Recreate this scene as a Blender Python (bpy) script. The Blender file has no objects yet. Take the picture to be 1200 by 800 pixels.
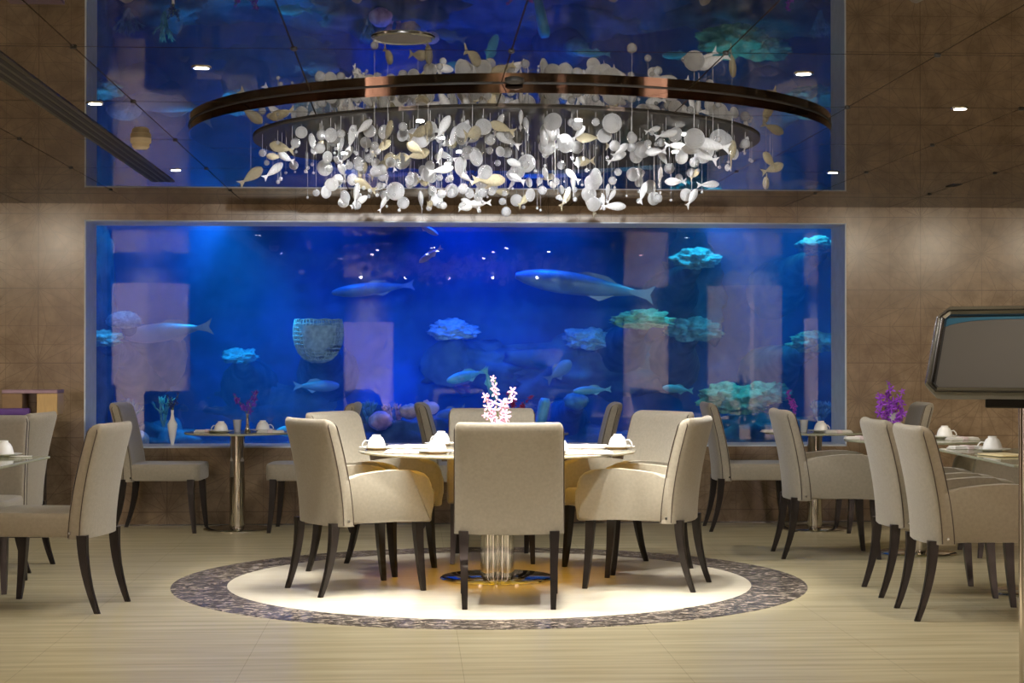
import bpy, bmesh, math, random
from mathutils import Vector, Matrix, Euler, noise
PI = math.pi
R = math.radians
S = bpy.context.scene
COL = S.collection
rnd = random.Random(7)

# ------------------------------------------------------------------ camera
FPX = 2050.0
YAW = math.atan(115/FPX); TILT = math.atan(20/FPX); CH = 1.27
cam = bpy.data.cameras.new('camera'); camo = bpy.data.objects.new('camera', cam); COL.objects.link(camo)
cam.sensor_width = 36; cam.lens = 36*FPX/1200; cam.clip_start = .05; cam.clip_end = 100
camo.location = (0, 0, CH); camo.rotation_euler = (PI/2+TILT, 0, -YAW)
S.camera = camo
F0 = Vector((math.sin(YAW), math.cos(YAW), 0)); RT = Vector((math.cos(YAW), -math.sin(YAW), 0))
FW = F0*math.cos(TILT)+Vector((0, 0, math.sin(TILT))); UP = -F0*math.sin(TILT)+Vector((0, 0, math.cos(TILT)))
def ray(x, y): return FW+RT*((x-600)/FPX)+UP*((400-y)/FPX)
def onz(x, y, z):                       # photo pixel -> point at height z
    d = ray(x, y); t = (z-CH)/d.z; return d*t+Vector((0, 0, CH))
def ony(x, y, Y):                       # photo pixel -> point at depth Y
    d = ray(x, y); t = Y/d.y; return d*t+Vector((0, 0, CH))
def W(xc, zc): p = F0*zc+RT*xc; return Vector((p.x, p.y, 0))

# ------------------------------------------------------------------ world, exposure
wd = bpy.data.worlds.new('world'); S.world = wd; wd.use_nodes = True
wd.node_tree.nodes['Background'].inputs[0].default_value = (.5, .42, .34, 1)
wd.node_tree.nodes['Background'].inputs[1].default_value = .02
vs = S.view_settings; vs.view_transform = 'Standard'; vs.look = 'None'; vs.gamma = 1; vs.use_curve_mapping = False
vs.exposure = 0.0
cy = S.cycles
cy.use_denoising = True
try: cy.denoiser = 'OPENIMAGEDENOISE'
except Exception: pass
cy.max_bounces = 7; cy.diffuse_bounces = 3; cy.glossy_bounces = 5; cy.transmission_bounces = 6; cy.transparent_max_bounces = 20
cy.volume_bounces = 1; cy.sample_clamp_indirect = 3.0; cy.sample_clamp_direct = 40; cy.blur_glossy = .6
cy.use_light_tree = True

CEIL = 2.45; WALLY = 13.47; PANEY = 13.92
RC = Vector((.501, 9.116, 0)); RR = 1.65           # dropped mirror disc of the ceiling
FC = Vector((.433, 9.991, 0))                      # round floor inlay

# ------------------------------------------------------------------ lamps (the room's and the tank's own, plus added fill spots)
def spot(name, loc, target, power, color, angle=100, blend=.6, radius=.03, parent=None):
    l = bpy.data.lights.new(name, 'SPOT'); l.energy = power; l.color = color; l.spot_size = R(angle); l.spot_blend = blend; l.shadow_soft_size = radius
    o = bpy.data.objects.new(name, l); COL.objects.link(o)
    o.location = loc; d = Vector(target)-Vector(loc)
    o.rotation_euler = d.to_track_quat('-Z', 'Y').to_euler()
    if parent: o.parent = parent
    return o
WARM = (1, .86, .66); NEUT = (1, .93, .80)
spot('jamb_fill_spot', (-1.25, 14.25, 2.93), (-2.5, 13.72, 1.35), 1700, (.10, .30, 1), 42, .8, .05)  # added fill, turns the left window jamb blue
spot('jamb_fill_spot', (2.1, 14.25, 2.93), (3.36, 13.72, 1.35), 1150, (.14, .40, 1), 42, .8, .05)  # added fill for the right window jamb
# chandelier LEDs
LEDS = []
CC = Vector((.486, 9.17, 0)); CR = 1.32; CZ = 2.398
for k in range(8):
    a = k*PI/4+.3; LEDS.append((CC.x+.98*math.cos(a), CC.y+.98*math.sin(a)))
for k in range(4):
    a = k*PI/2+.6; LEDS.append((CC.x+.42*math.cos(a), CC.y+.42*math.sin(a)))
for i, (x, y) in enumerate(LEDS):
    spot('led_spot', (x, y, CZ-.012), (x+(FC.x-x)*.6, y+(FC.y-y)*.85, 0), 88, NEUT, 74, .4, .02)
    spot('led_glow', (x, y, CZ-.012), (x, y, 0), 34, (1, .985, .97), 172, .3, .03)
# downlights of the ceiling seen in the photo
DL = [(-.861, 7.142), (-1.474, 8.175), (-1.488, 11.036), (1.611, 7.153), (2.653, 10.954), (2.573, 8.114)]
for x, y in DL: spot('downlight_spot', (x, y, 2.43), (x, y, 0), 48, WARM, 115, .8, .03)
# the same downlights going on outside the picture
DL2 = [(-3.6, 8.2), (-3.6, 11.0), (4.7, 8.1), (4.7, 11.0), (-1.5, 4.4), (1.6, 4.4), (.1, 2.2), (3.6, 3.0), (-2.6, 2.0), (-2.0, -.5), (2.2, -.5), (-.8, -4), (3.0, -4)]
for x, y in DL2: spot('downlight_spot', (x, y, 2.43), (x, y+.9, 0), 26, WARM, 135, .8, .04)
# added fill spots that brighten the wall, no fixtures of the room
for x in (-5.2, -4.2, -3.35, 4.25, 5.1, 6.1): spot('wall_fill_spot', (x, 9.9, 2.43), (x*.93, 13.4, .7), 100, WARM, 75, 1, .05)
# fill spots added to whiten the near side of the glass pieces
for x in (-.75, -.12, .5, 1.12, 1.75): spot('glass_fill_spot', (x, 3.0, 2.42), (x, 9.0, 2.17), 1100, (1, .98, .95), 13, .8, .02)
# blue fill spots added over the tank's front edge to colour the window lining
for x, p in ((-2.3, 60), (-.9, 45), (1.2, 45), (3.15, 60)): spot('lining_fill_spot', (x, 14.25, 2.93), (x*1.13, 13.5, .9), p*3.5, (.10, .30, 1), 75, .8, .05)
# tank lamps
def tspot(x, y, tx, ty, tz, p, c, ang, blend=.7): spot('tank_lamp_spot', (x, y, 2.95), (tx, ty, tz), p, c, ang, blend, .06)
tspot(-1.75, 14.9, -1.2, 15.2, 0, 620, (.02, .46, 1), 58)
tspot(.35, 15.2, .5, 15.6, 0, 440, (.0, .09, 1), 90)
tspot(1.2, 15.4, .9, 15.8, 0, 170, (.0, .15, 1), 90)
tspot(2.5, 15.0, 2.6, 15.6, 0, 130, (.05, .55, .85), 95)
tspot(3.4, 14.8, 3.3, 15.4, 0, 110, (.08, .65, .85), 95)
tspot(-.7, 15.8, -.8, 16.2, 0, 170, (.0, .14, 1), 90)
tspot(-2.3, 14.6, -2.4, 15.2, 0, 40, (.05, .4, 1), 90)

# ------------------------------------------------------------------ node helpers
def mat(name):
    m = bpy.data.materials.new(name); m.use_nodes = True; nt = m.node_tree; nt.nodes.clear()
    o = nt.nodes.new('ShaderNodeOutputMaterial'); return m, nt, o
def N(nt, t, **kw):
    n = nt.nodes.new(t)
    for k, v in kw.items():
        if k.startswith('_'): setattr(n, k[1:], v)
        else: n.inputs[k.replace('__', ' ')].default_value = v
    return n
def L(nt, a, b): nt.links.new(a, b)
def C4(c): return (c[0], c[1], c[2], 1)
def pr(name, color, rough=.5, metal=0, spec=.5, var=0, vscale=20, bump=0, bscale=200, sheen=0, coat=0, stretch=None, color2=None, trans=0):
    m, nt, o = mat(name); b = N(nt, 'ShaderNodeBsdfPrincipled')
    b.inputs['Base Color'].default_value = C4(color); b.inputs['Roughness'].default_value = rough; b.inputs['Metallic'].default_value = metal
    b.inputs['Specular IOR Level'].default_value = spec
    b.inputs['Sheen Weight'].default_value = sheen; b.inputs['Coat Weight'].default_value = coat; b.inputs['Transmission Weight'].default_value = trans
    tc = N(nt, 'ShaderNodeTexCoord'); src = tc.outputs['Object']
    if stretch:
        mp = N(nt, 'ShaderNodeMapping'); mp.inputs['Scale'].default_value = stretch; L(nt, src, mp.inputs[0]); src = mp.outputs[0]
    if var or color2:
        n = N(nt, 'ShaderNodeTexNoise'); n.inputs['Scale'].default_value = vscale; n.inputs['Detail'].default_value = 5; L(nt, src, n.inputs['Vector'])
        r = N(nt, 'ShaderNodeValToRGB'); r.color_ramp.elements[0].position = .3; r.color_ramp.elements[1].position = .7
        c2 = color2 or tuple(min(1, c*(1+var)) for c in color)
        r.color_ramp.elements[0].color = C4(tuple(c*(1-var) for c in color)); r.color_ramp.elements[1].color = C4(c2)
        L(nt, n.outputs['Fac'], r.inputs[0]); L(nt, r.outputs[0], b.inputs['Base Color'])
    if bump:
        n2 = N(nt, 'ShaderNodeTexNoise'); n2.inputs['Scale'].default_value = bscale; n2.inputs['Detail'].default_value = 4; L(nt, src, n2.inputs['Vector'])
        bp = N(nt, 'ShaderNodeBump'); bp.inputs['Strength'].default_value = bump; bp.inputs['Distance'].default_value = .004
        L(nt, n2.outputs['Fac'], bp.inputs['Height']); L(nt, bp.outputs[0], b.inputs['Normal'])
    L(nt, b.outputs[0], o.inputs[0]); return m
def emit(name, color, s):
    m, nt, o = mat(name); e = N(nt, 'ShaderNodeEmission'); e.inputs[0].default_value = C4(color); e.inputs[1].default_value = s; L(nt, e.outputs[0], o.inputs[0]); return m
def mth(nt, op, a, b=None, c=None):
    n = nt.nodes.new('ShaderNodeMath'); n.operation = op
    for i, v in enumerate((a, b, c)):
        if v is None: continue
        if isinstance(v, (int, float)): n.inputs[i].default_value = v
        else: L(nt, v, n.inputs[i])
    return n.outputs[0]
def gridline(nt, coord, off, step, half):       # 1 on a line, else 0
    a = mth(nt, 'DIVIDE', mth(nt, 'SUBTRACT', coord, off), step)
    f = mth(nt, 'ABSOLUTE', mth(nt, 'SUBTRACT', mth(nt, 'SUBTRACT', a, mth(nt, 'FLOOR', a)), .5))
    return mth(nt, 'GREATER_THAN', f, .5-half/step)

M = {}
M['fabric'] = pr('beige_velvet', (.258, .230, .178), .62, 0, .35, .08, 60, .35, 420, .30)
M['piping'] = pr('dark_piping', (.035, .022, .014), .5)
M['leg'] = pr('dark_wenge_wood', (.010, .007, .006), .42, 0, .25, .3, 30, 0, 10, 0, .2, (1, 1, .1))
M['chrome'] = pr('polished_steel', (.72, .70, .66), .07, 1)
M['chrome_dark'] = pr('dark_chrome', (.24, .25, .27), .16, 1)
M['bronze'] = pr('bronze_mirror', (.17, .115, .09), .05, 1)
M['porcelain'] = pr('white_porcelain', (.86, .86, .84), .18, 0, .5)
M['napkin'] = pr('folded_linen', (.80, .78, .74), .8, 0, .2, .03, 80)
M['tray'] = pr('cream_tray', (.74, .62, .36), .4)
M['dark'] = pr('black_lacquer', (.012, .011, .010), .3)
M['stem'] = pr('green_stem', (.16, .22, .05), .5)
M['black'] = pr('matt_black', (.004, .004, .004), .7)
M['smoke'] = pr('cream_plastic', (.62, .54, .40), .5)
M['led'] = emit('lit_led', (1, .97, .9), 45)
M['lamp'] = emit('lit_downlight', (1, .97, .92), 30)
M['vent'] = pr('bronze_grille', (.055, .045, .03), .5, .5)
M['box_wood'] = pr('pale_box_wood', (.50, .34, .15), .5, 0, .4, .1, 14, stretch=(6, 6, 1))
M['box_brown'] = pr('brown_box_wood', (.20, .125, .06), .5, 0, .4, .1, 14)
M['lilac'] = pr('lilac_lid', (.30, .20, .26), .5, 0, .4, .15, 18)
M['violet'] = pr('violet_cloth', (.08, .03, .20), .6)
def petal(name, c1, c2): return pr(name, c1, .5, 0, .3, .0, 60, color2=c2)
M['pink'] = petal('pink_white_petals', (.72, .20, .44), (.88, .66, .78))
M['purple'] = petal('purple_petals', (.11, .015, .30), (.33, .06, .55))
M['blueviolet'] = petal('violet_petals', (.05, .02, .28), (.22, .05, .42))
M['darkred'] = petal('dark_red_petals', (.14, .01, .06), (.30, .03, .10))
M['darkblue'] = petal('dark_blue_leaves', (.01, .02, .12), (.02, .05, .2))

def mix_glass(name, dif, tra, wd_, wt, gl=.06, rough=.05, tint=None, bump=0, bscale=60):
    # diffuse/translucent body + see-through part + fresnel gloss
    m, nt, o = mat(name)
    d = N(nt, 'ShaderNodeBsdfDiffuse'); d.inputs[0].default_value = C4(dif)
    t = N(nt, 'ShaderNodeBsdfTranslucent'); t.inputs[0].default_value = C4(dif)
    m1 = N(nt, 'ShaderNodeMixShader'); m1.inputs[0].default_value = .28; L(nt, d.outputs[0], m1.inputs[1]); L(nt, t.outputs[0], m1.inputs[2])
    tr = N(nt, 'ShaderNodeBsdfTransparent'); tr.inputs[0].default_value = C4(tint or tra)
    m2 = N(nt, 'ShaderNodeMixShader'); m2.inputs[0].default_value = wt; L(nt, m1.outputs[0], m2.inputs[1]); L(nt, tr.outputs[0], m2.inputs[2])
    g = N(nt, 'ShaderNodeBsdfGlossy'); g.inputs['Roughness'].default_value = rough
    fr = N(nt, 'ShaderNodeFresnel'); fr.inputs[0].default_value = 1.5
    m3 = N(nt, 'ShaderNodeMixShader'); L(nt, fr.outputs[0], m3.inputs[0]); L(nt, m2.outputs[0], m3.inputs[1]); L(nt, g.outputs[0], m3.inputs[2])
    if bump:
        tc = N(nt, 'ShaderNodeTexCoord'); n = N(nt, 'ShaderNodeTexVoronoi'); n.inputs['Scale'].default_value = bscale; L(nt, tc.outputs['Object'], n.inputs['Vector'])
        bp = N(nt, 'ShaderNodeBump'); bp.inputs['Strength'].default_value = bump; bp.inputs['Distance'].default_value = .01; L(nt, n.outputs[0], bp.inputs['Height'])
        for q in (d, t, g): L(nt, bp.outputs[0], q.inputs['Normal'])
        L(nt, bp.outputs[0], fr.inputs['Normal'])
        cr = N(nt, 'ShaderNodeMapRange'); cr.inputs[1].default_value = 0; cr.inputs[2].default_value = .6; cr.inputs[3].default_value = max(0, wt-.16); cr.inputs[4].default_value = min(1, wt+.22)
        L(nt, n.outputs[0], cr.inputs[0]); L(nt, cr.outputs[0], m2.inputs[0])
    L(nt, m3.outputs[0], o.inputs[0]); return m
M['tabletop'] = mix_glass('cream_glass', (.95, .92, .80), None, .5, .42, tint=(.95, .66, .05))
M['tabletop_pale'] = mix_glass('pale_green_glass', (.80, .82, .62), None, .5, .45, tint=(.85, .85, .5))
M['glassdisc'] = mix_glass('bubbled_white_glass', (.93, .95, .99), None, .5, .20, tint=(.95, .97, 1), bump=.8, bscale=70)
M['glassfish'] = mix_glass('white_blown_glass', (.93, .94, .96), None, .5, .30, tint=(.95, .97, 1), bump=.5, bscale=50)
M['glassamber'] = mix_glass('smoky_amber_glass', (.62, .56, .40), None, .5, .35, tint=(.9, .85, .7), bump=.5, bscale=50)
M['glassclear'] = mix_glass('clear_glass', (.93, .95, .98), None, .5, .55, tint=(.93, .95, 1), bump=.5, bscale=80)
M['tumbler'] = mix_glass('frosted_tumbler', (.85, .86, .88), None, .5, .45, tint=(.9, .92, .95))
M['wire'] = pr('nylon_wire', (.16, .16, .16), .4)

# mirror ceiling of tinted glass panels with thin joints
def ceiling_mat(name, joints=True):
    m, nt, o = mat(name)
    g = N(nt, 'ShaderNodeBsdfGlossy'); g.inputs[0].default_value = (.42, .40, .37, 1); g.inputs['Roughness'].default_value = .006
    d = N(nt, 'ShaderNodeBsdfDiffuse'); d.inputs[0].default_value = (.012, .011, .010, 1)
    a = N(nt, 'ShaderNodeAddShader'); L(nt, g.outputs[0], a.inputs[0]); L(nt, d.outputs[0], a.inputs[1])
    last = a.outputs[0]
    if joints:
        tc = N(nt, 'ShaderNodeTexCoord'); sp = N(nt, 'ShaderNodeSeparateXYZ'); L(nt, tc.outputs['Object'], sp.inputs[0])
        l1 = gridline(nt, sp.outputs[0], .373, .83, .0035); l2 = gridline(nt, sp.outputs[1], 6.69, 1.415, .006)
        f = mth(nt, 'MAXIMUM', l1, l2)
        k = N(nt, 'ShaderNodeBsdfDiffuse'); k.inputs[0].default_value = (.03, .022, .016, 1)
        mx = N(nt, 'ShaderNodeMixShader'); L(nt, mth(nt, 'MULTIPLY', f, .85), mx.inputs[0]); L(nt, last, mx.inputs[1]); L(nt, k.outputs[0], mx.inputs[2]); last = mx.outputs[0]
    L(nt, last, o.inputs[0]); return m
M['ceiling'] = ceiling_mat('mirror_panels')
def plate_mat():
    m, nt, o = mat('smoked_black_plate'); g = N(nt, 'ShaderNodeBsdfGlossy'); g.inputs[0].default_value = (.07, .07, .07, 1); g.inputs['Roughness'].default_value = .02
    d = N(nt, 'ShaderNodeBsdfDiffuse'); d.inputs[0].default_value = (.03, .028, .026, 1); a = N(nt, 'ShaderNodeAddShader'); L(nt, g.outputs[0], a.inputs[0]); L(nt, d.outputs[0], a.inputs[1]); L(nt, a.outputs[0], o.inputs[0]); return m
M['disc_mirror'] = plate_mat()

# wall: glossy brown stone tiles with etched stars of rays
def wall_mat():
    m, nt, o = mat('etched_brown_stone'); b = N(nt, 'ShaderNodeBsdfPrincipled')
    tc = N(nt, 'ShaderNodeTexCoord'); sp = N(nt, 'ShaderNodeSeparateXYZ'); L(nt, tc.outputs['Object'], sp.inputs[0])
    nz = N(nt, 'ShaderNodeTexNoise'); nz.inputs['Scale'].default_value = 5.5; nz.inputs['Detail'].default_value = 8; nz.inputs['Roughness'].default_value = .65; L(nt, tc.outputs['Object'], nz.inputs[0])
    x = mth(nt, 'ADD', sp.outputs[0], mth(nt, 'MULTIPLY', sp.outputs[1], .001)); z = sp.outputs[2]
    def star(ox, oz, n):
        a = mth(nt, 'DIVIDE', mth(nt, 'SUBTRACT', x, ox), .972); fx = mth(nt, 'MULTIPLY', mth(nt, 'SUBTRACT', mth(nt, 'SUBTRACT', a, mth(nt, 'FLOOR', a)), .5), .972)
        c = mth(nt, 'DIVIDE', mth(nt, 'SUBTRACT', z, oz), .568); fz = mth(nt, 'MULTIPLY', mth(nt, 'SUBTRACT', mth(nt, 'SUBTRACT', c, mth(nt, 'FLOOR', c)), .5), .568)
        ang = mth(nt, 'MULTIPLY', mth(nt, 'ARCTAN2', fz, fx), n/(2*PI))
        f = mth(nt, 'ABSOLUTE', mth(nt, 'SUBTRACT', mth(nt, 'SUBTRACT', ang, mth(nt, 'FLOOR', ang)), .5))
        rr = mth(nt, 'SQRT', mth(nt, 'ADD', mth(nt, 'MULTIPLY', fx, fx), mth(nt, 'MULTIPLY', fz, fz)))
        # perpendicular distance to the nearest ray about 2 mm
        d = mth(nt, 'MULTIPLY', mth(nt, 'SUBTRACT', .5, f), mth(nt, 'MULTIPLY', rr, 2*PI/n))
        return mth(nt, 'MULTIPLY', mth(nt, 'LESS_THAN', d, .0024), mth(nt, 'LESS_THAN', rr, .40))
    s = mth(nt, 'MAXIMUM', star(.08, .10, 16), star(.566, .384, 14))
    s = mth(nt, 'MULTIPLY', s, mth(nt, 'ADD', .12, mth(nt, 'MULTIPLY', nz.outputs['Fac'], .5)))
    g1 = gridline(nt, x, .08, .243, .0022); g2 = gridline(nt, z, .10, .142, .0022)
    g3 = gridline(nt, x, .08, .972, .003); g4 = gridline(nt, z, .10, .568, .003)
    g = mth(nt, 'MAXIMUM', mth(nt, 'MULTIPLY', mth(nt, 'MAXIMUM', g1, g2), .38), mth(nt, 'MULTIPLY', mth(nt, 'MAXIMUM', g3, g4), .6))
    lines = mth(nt, 'MAXIMUM', s, g)
    r = N(nt, 'ShaderNodeValToRGB'); e = r.color_ramp.elements
    e[0].position = .33; e[0].color = (.165, .115, .068, 1); e[1].position = .68; e[1].color = (.295, .216, .137, 1)
    L(nt, nz.outputs['Fac'], r.inputs[0])
    # veins
    v = N(nt, 'ShaderNodeTexVoronoi'); v.feature = 'DISTANCE_TO_EDGE'; v.inputs['Scale'].default_value = 9
    wv = N(nt, 'ShaderNodeTexNoise'); wv.inputs['Scale'].default_value = 3; ad = N(nt, 'ShaderNodeVectorMath'); ad.operation = 'ADD'
    L(nt, tc.outputs['Object'], wv.inputs[0]); L(nt, tc.outputs['Object'], ad.inputs[0]); L(nt, wv.outputs['Color'], ad.inputs[1]); L(nt, ad.outputs[0], v.inputs['Vector'])
    vv = mth(nt, 'MULTIPLY', mth(nt, 'LESS_THAN', v.outputs[0], .03), .12)
    lines = mth(nt, 'MAXIMUM', lines, vv)
    mx = N(nt, 'ShaderNodeMixRGB'); L(nt, lines, mx.inputs[0]); L(nt, r.outputs[0], mx.inputs[1]); mx.inputs[2].default_value = (.045, .030, .018, 1)
    L(nt, mx.outputs[0], b.inputs['Base Color'])
    b.inputs['Roughness'].default_value = .24; b.inputs['Specular IOR Level'].default_value = .45
    L(nt, b.outputs[0], o.inputs[0]); return m
M['wall'] = wall_mat()
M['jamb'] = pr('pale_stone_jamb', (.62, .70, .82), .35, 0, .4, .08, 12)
def floor_mat():
    m, nt, o = mat('pale_banded_stone'); b = N(nt, 'ShaderNodeBsdfPrincipled')
    tc = N(nt, 'ShaderNodeTexCoord'); mp = N(nt, 'ShaderNodeMapping'); mp.inputs['Scale'].default_value = (.5, 7, 1); L(nt, tc.outputs['Object'], mp.inputs[0])
    nz = N(nt, 'ShaderNodeTexNoise'); nz.inputs['Scale'].default_value = 2.2; nz.inputs['Detail'].default_value = 7; L(nt, mp.outputs[0], nz.inputs[0])
    r = N(nt, 'ShaderNodeValToRGB'); e = r.color_ramp.elements; e[0].position = .3; e[0].color = (.40, .35, .215, 1); e[1].position = .7; e[1].color = (.56, .50, .33, 1)
    L(nt, nz.outputs['Fac'], r.inputs[0])
    sp = N(nt, 'ShaderNodeSeparateXYZ'); L(nt, tc.outputs['Object'], sp.inputs[0])
    g = mth(nt, 'MULTIPLY', mth(nt, 'MAXIMUM', gridline(nt, sp.outputs[0], .2, .9, .0015), gridline(nt, sp.outputs[1], .1, .9, .0025)), .35)
    mx = N(nt, 'ShaderNodeMixRGB'); L(nt, g, mx.inputs[0]); L(nt, r.outputs[0], mx.inputs[1]); mx.inputs[2].default_value = (.16, .13, .08, 1)
    L(nt, mx.outputs[0], b.inputs['Base Color']); b.inputs['Roughness'].default_value = .26; b.inputs['Specular IOR Level'].default_value = .5
    bp = N(nt, 'ShaderNodeBump'); bp.inputs['Strength'].default_value = .05; bp.inputs['Distance'].default_value = .01; L(nt, nz.outputs['Fac'], bp.inputs['Height']); L(nt, bp.outputs[0], b.inputs['Normal'])
    L(nt, b.outputs[0], o.inputs[0]); return m
M['floor'] = floor_mat()
M['inlay'] = pr('cream_inlay_stone', (.62, .575, .47), .24, 0, .5, .05, 3, stretch=(.6, 5, 1))
def marble():
    m, nt, o = mat('dark_veined_marble'); b = N(nt, 'ShaderNodeBsdfPrincipled')
    tc = N(nt, 'ShaderNodeTexCoord'); mp = N(nt, 'ShaderNodeMapping'); mp.inputs['Scale'].default_value = (1, 1.6, 1); L(nt, tc.outputs['Object'], mp.inputs[0])
    nz = N(nt, 'ShaderNodeTexNoise'); nz.inputs['Scale'].default_value = 15; nz.inputs['Detail'].default_value = 9; nz.inputs['Roughness'].default_value = .7; nz.inputs['Distortion'].default_value = 1.2; L(nt, mp.outputs[0], nz.inputs[0])
    r = N(nt, 'ShaderNodeValToRGB'); cr = r.color_ramp; cr.elements[0].position = .42; cr.elements[0].color = (.028, .023, .020, 1); cr.elements[1].position = .60; cr.elements[1].color = (.44, .38, .31, 1)
    e = cr.elements.new(.51); e.color = (.13, .11, .10, 1)
    L(nt, nz.outputs['Fac'], r.inputs[0]); L(nt, r.outputs[0], b.inputs['Base Color']); b.inputs['Roughness'].default_value = .22
    L(nt, b.outputs[0], o.inputs[0]); return m
M['marble'] = marble()
M['pane'] = None
def pane_mat():
    m, nt, o = mat('acrylic_pane'); t = N(nt, 'ShaderNodeBsdfTransparent'); t.inputs[0].default_value = (.97, .98, 1, 1)
    g = N(nt, 'ShaderNodeBsdfGlossy'); g.inputs['Roughness'].default_value = .0; fr = N(nt, 'ShaderNodeFresnel'); fr.inputs[0].default_value = 1.49
    mx = N(nt, 'ShaderNodeMixShader'); L(nt, fr.outputs[0], mx.inputs[0]); L(nt, t.outputs[0], mx.inputs[1]); L(nt, g.outputs[0], mx.inputs[2]); L(nt, mx.outputs[0], o.inputs[0]); return m
M['pane'] = pane_mat()
def water_mat():
    m, nt, o = mat('tank_water')
    v = N(nt, 'ShaderNodeVolumeScatter'); v.inputs[0].default_value = (.08, .46, 1, 1); v.inputs['Density'].default_value = .11; v.inputs['Anisotropy'].default_value = .2
    a = N(nt, 'ShaderNodeVolumeAbsorption'); a.inputs[0].default_value = (.05, .72, 1, 1); a.inputs['Density'].default_value = .30
    s = N(nt, 'ShaderNodeAddShader'); L(nt, v.outputs[0], s.inputs[0]); L(nt, a.outputs[0], s.inputs[1]); L(nt, s.outputs[0], o.inputs['Volume']); return m
M['water'] = water_mat()
M['tankwall'] = pr('blue_tank_wall', (.05, .16, .50), .8, 0, .2, .35, 1.1)
M['cliff'] = pr('blue_reef_cliff', (.03, .085, .24), .9, 0, .1, .55, 2.2)
M['rock'] = pr('reef_rock', (.07, .12, .14), .9, 0, .2, .6, 5, .8, 30)
M['coral_green'] = pr('green_coral', (.16, .42, .26), .8, 0, .3, .4, 14, .8, 60)
M['coral_pale'] = pr('pale_coral', (.30, .36, .33), .8, 0, .3, .3, 24, 1, 60)
M['coral_pink'] = pr('pink_coral', (.85, .35, .40), .8, 0, .3, .4, 14, .8, 60)
M['coral_teal'] = pr('teal_coral', (.12, .30, .30), .8, 0, .3, .4, 14, .8, 60)
M['coral_orange'] = pr('orange_coral', (.75, .40, .25), .8, 0, .3, .4, 14, .8, 60)
M['fish_blue'] = pr('pale_blue_fish_skin', (.14, .20, .25), .4, 0, .4, .2, 8)
M['fish_teal'] = pr('teal_fish_skin', (.10, .40, .42), .4, 0, .4, .3, 10)
M['fish_pink'] = pr('pinkish_fish_skin', (.75, .50, .55), .4, 0, .4, .2, 8)
M['column'] = pr('polished_rose_stone', (.66, .56, .50), .38, 0, .4, .06, 6, stretch=(1, 1, .2))

# ------------------------------------------------------------------ mesh helpers
def obj(name, bm, m, parent=None, smooth=True, auto=True):
    bmesh.ops.recalc_face_normals(bm, faces=bm.faces)
    me = bpy.data.meshes.new(name); bm.to_mesh(me); bm.free()
    if m: me.materials.append(m)
    if smooth:
        for p in me.polygons: p.use_smooth = True
        if auto:
            try: me.set_sharp_from_angle(angle=R(38))
            except Exception: pass
    o = bpy.data.objects.new(name, me); COL.objects.link(o)
    if parent: o.parent = parent
    return o
def tag(o, label=None, cat=None, group=None, kind=None):
    if label: o['label'] = label
    if cat: o['category'] = cat
    if group: o['group'] = group
    if kind: o['kind'] = kind
    return o
def thing(name, label, cat, loc=(0, 0, 0), rz=0, group=None):
    o = bpy.data.objects.new(name, None); COL.objects.link(o); o.location = loc; o.rotation_euler = (0, 0, rz); o.empty_display_size = .1
    return tag(o, label, cat, group)
def struct(name, bm, m, smooth=False, parent=None): o = obj(name, bm, m, parent, smooth); o['kind'] = 'structure'; return o
def dup(o, parent=None):
    c = o.copy(); COL.objects.link(c); c.parent = parent
    for ch in o.children: dup(ch, c)
    return c
def NB(): return bmesh.new()
def box(bm, x0, x1, y0, y1, z0, z1, bev=0, seg=3):
    vs_ = [bm.verts.new(p) for p in ((x0, y0, z0), (x1, y0, z0), (x1, y1, z0), (x0, y1, z0), (x0, y0, z1), (x1, y0, z1), (x1, y1, z1), (x0, y1, z1))]
    fs = [bm.faces.new([vs_[i] for i in q]) for q in ((0, 3, 2, 1), (4, 5, 6, 7), (0, 1, 5, 4), (1, 2, 6, 5), (2, 3, 7, 6), (3, 0, 4, 7))]
    if bev:
        es = list({e for f in fs for e in f.edges}); bmesh.ops.bevel(bm, geom=es, offset=bev, segments=seg, affect='EDGES', profile=.5)
    return vs_
def rings(bm, rs, cap=True, closed=True):
    vr = [[bm.verts.new(p) for p in r] for r in rs]; n = len(vr[0])
    for a, b in zip(vr, vr[1:]):
        for i in range(n if closed else n-1): bm.faces.new((a[i], a[(i+1) % n], b[(i+1) % n], b[i]))
    if cap: bm.faces.new(vr[0][::-1]); bm.faces.new(vr[-1])
    return vr
def lathe(bm, prof, seg=32, c=(0, 0, 0), cap=False):
    rs = [[(c[0]+max(r, 1e-4)*math.cos(2*PI*i/seg), c[1]+max(r, 1e-4)*math.sin(2*PI*i/seg), c[2]+z) for i in range(seg)] for r, z in prof]
    return rings(bm, rs, cap)
def tube(bm, pts, rad, seg=8, cap=True):
    pts = [Vector(p) for p in pts]; rs = []
    for i, p in enumerate(pts):
        d = (pts[min(i+1, len(pts)-1)]-pts[max(i-1, 0)]).normalized()
        u = d.cross(Vector((0, 0, 1)) if abs(d.z) < .9 else Vector((1, 0, 0))).normalized(); v = d.cross(u)
        r = rad[i] if isinstance(rad, (list, tuple)) else rad
        rs.append([p+u*r*math.cos(2*PI*k/seg)+v*r*math.sin(2*PI*k/seg) for k in range(seg)])
    return rings(bm, rs, cap)
def sell(w, t, n, k):                                  # superellipse section
    out = []
    for i in range(k):
        a = 2*PI*i/k; c, s = math.cos(a), math.sin(a)
        out.append((math.copysign(abs(c)**(2/n), c)*w/2, math.copysign(abs(s)**(2/n), s)*t/2))
    return out
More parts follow.
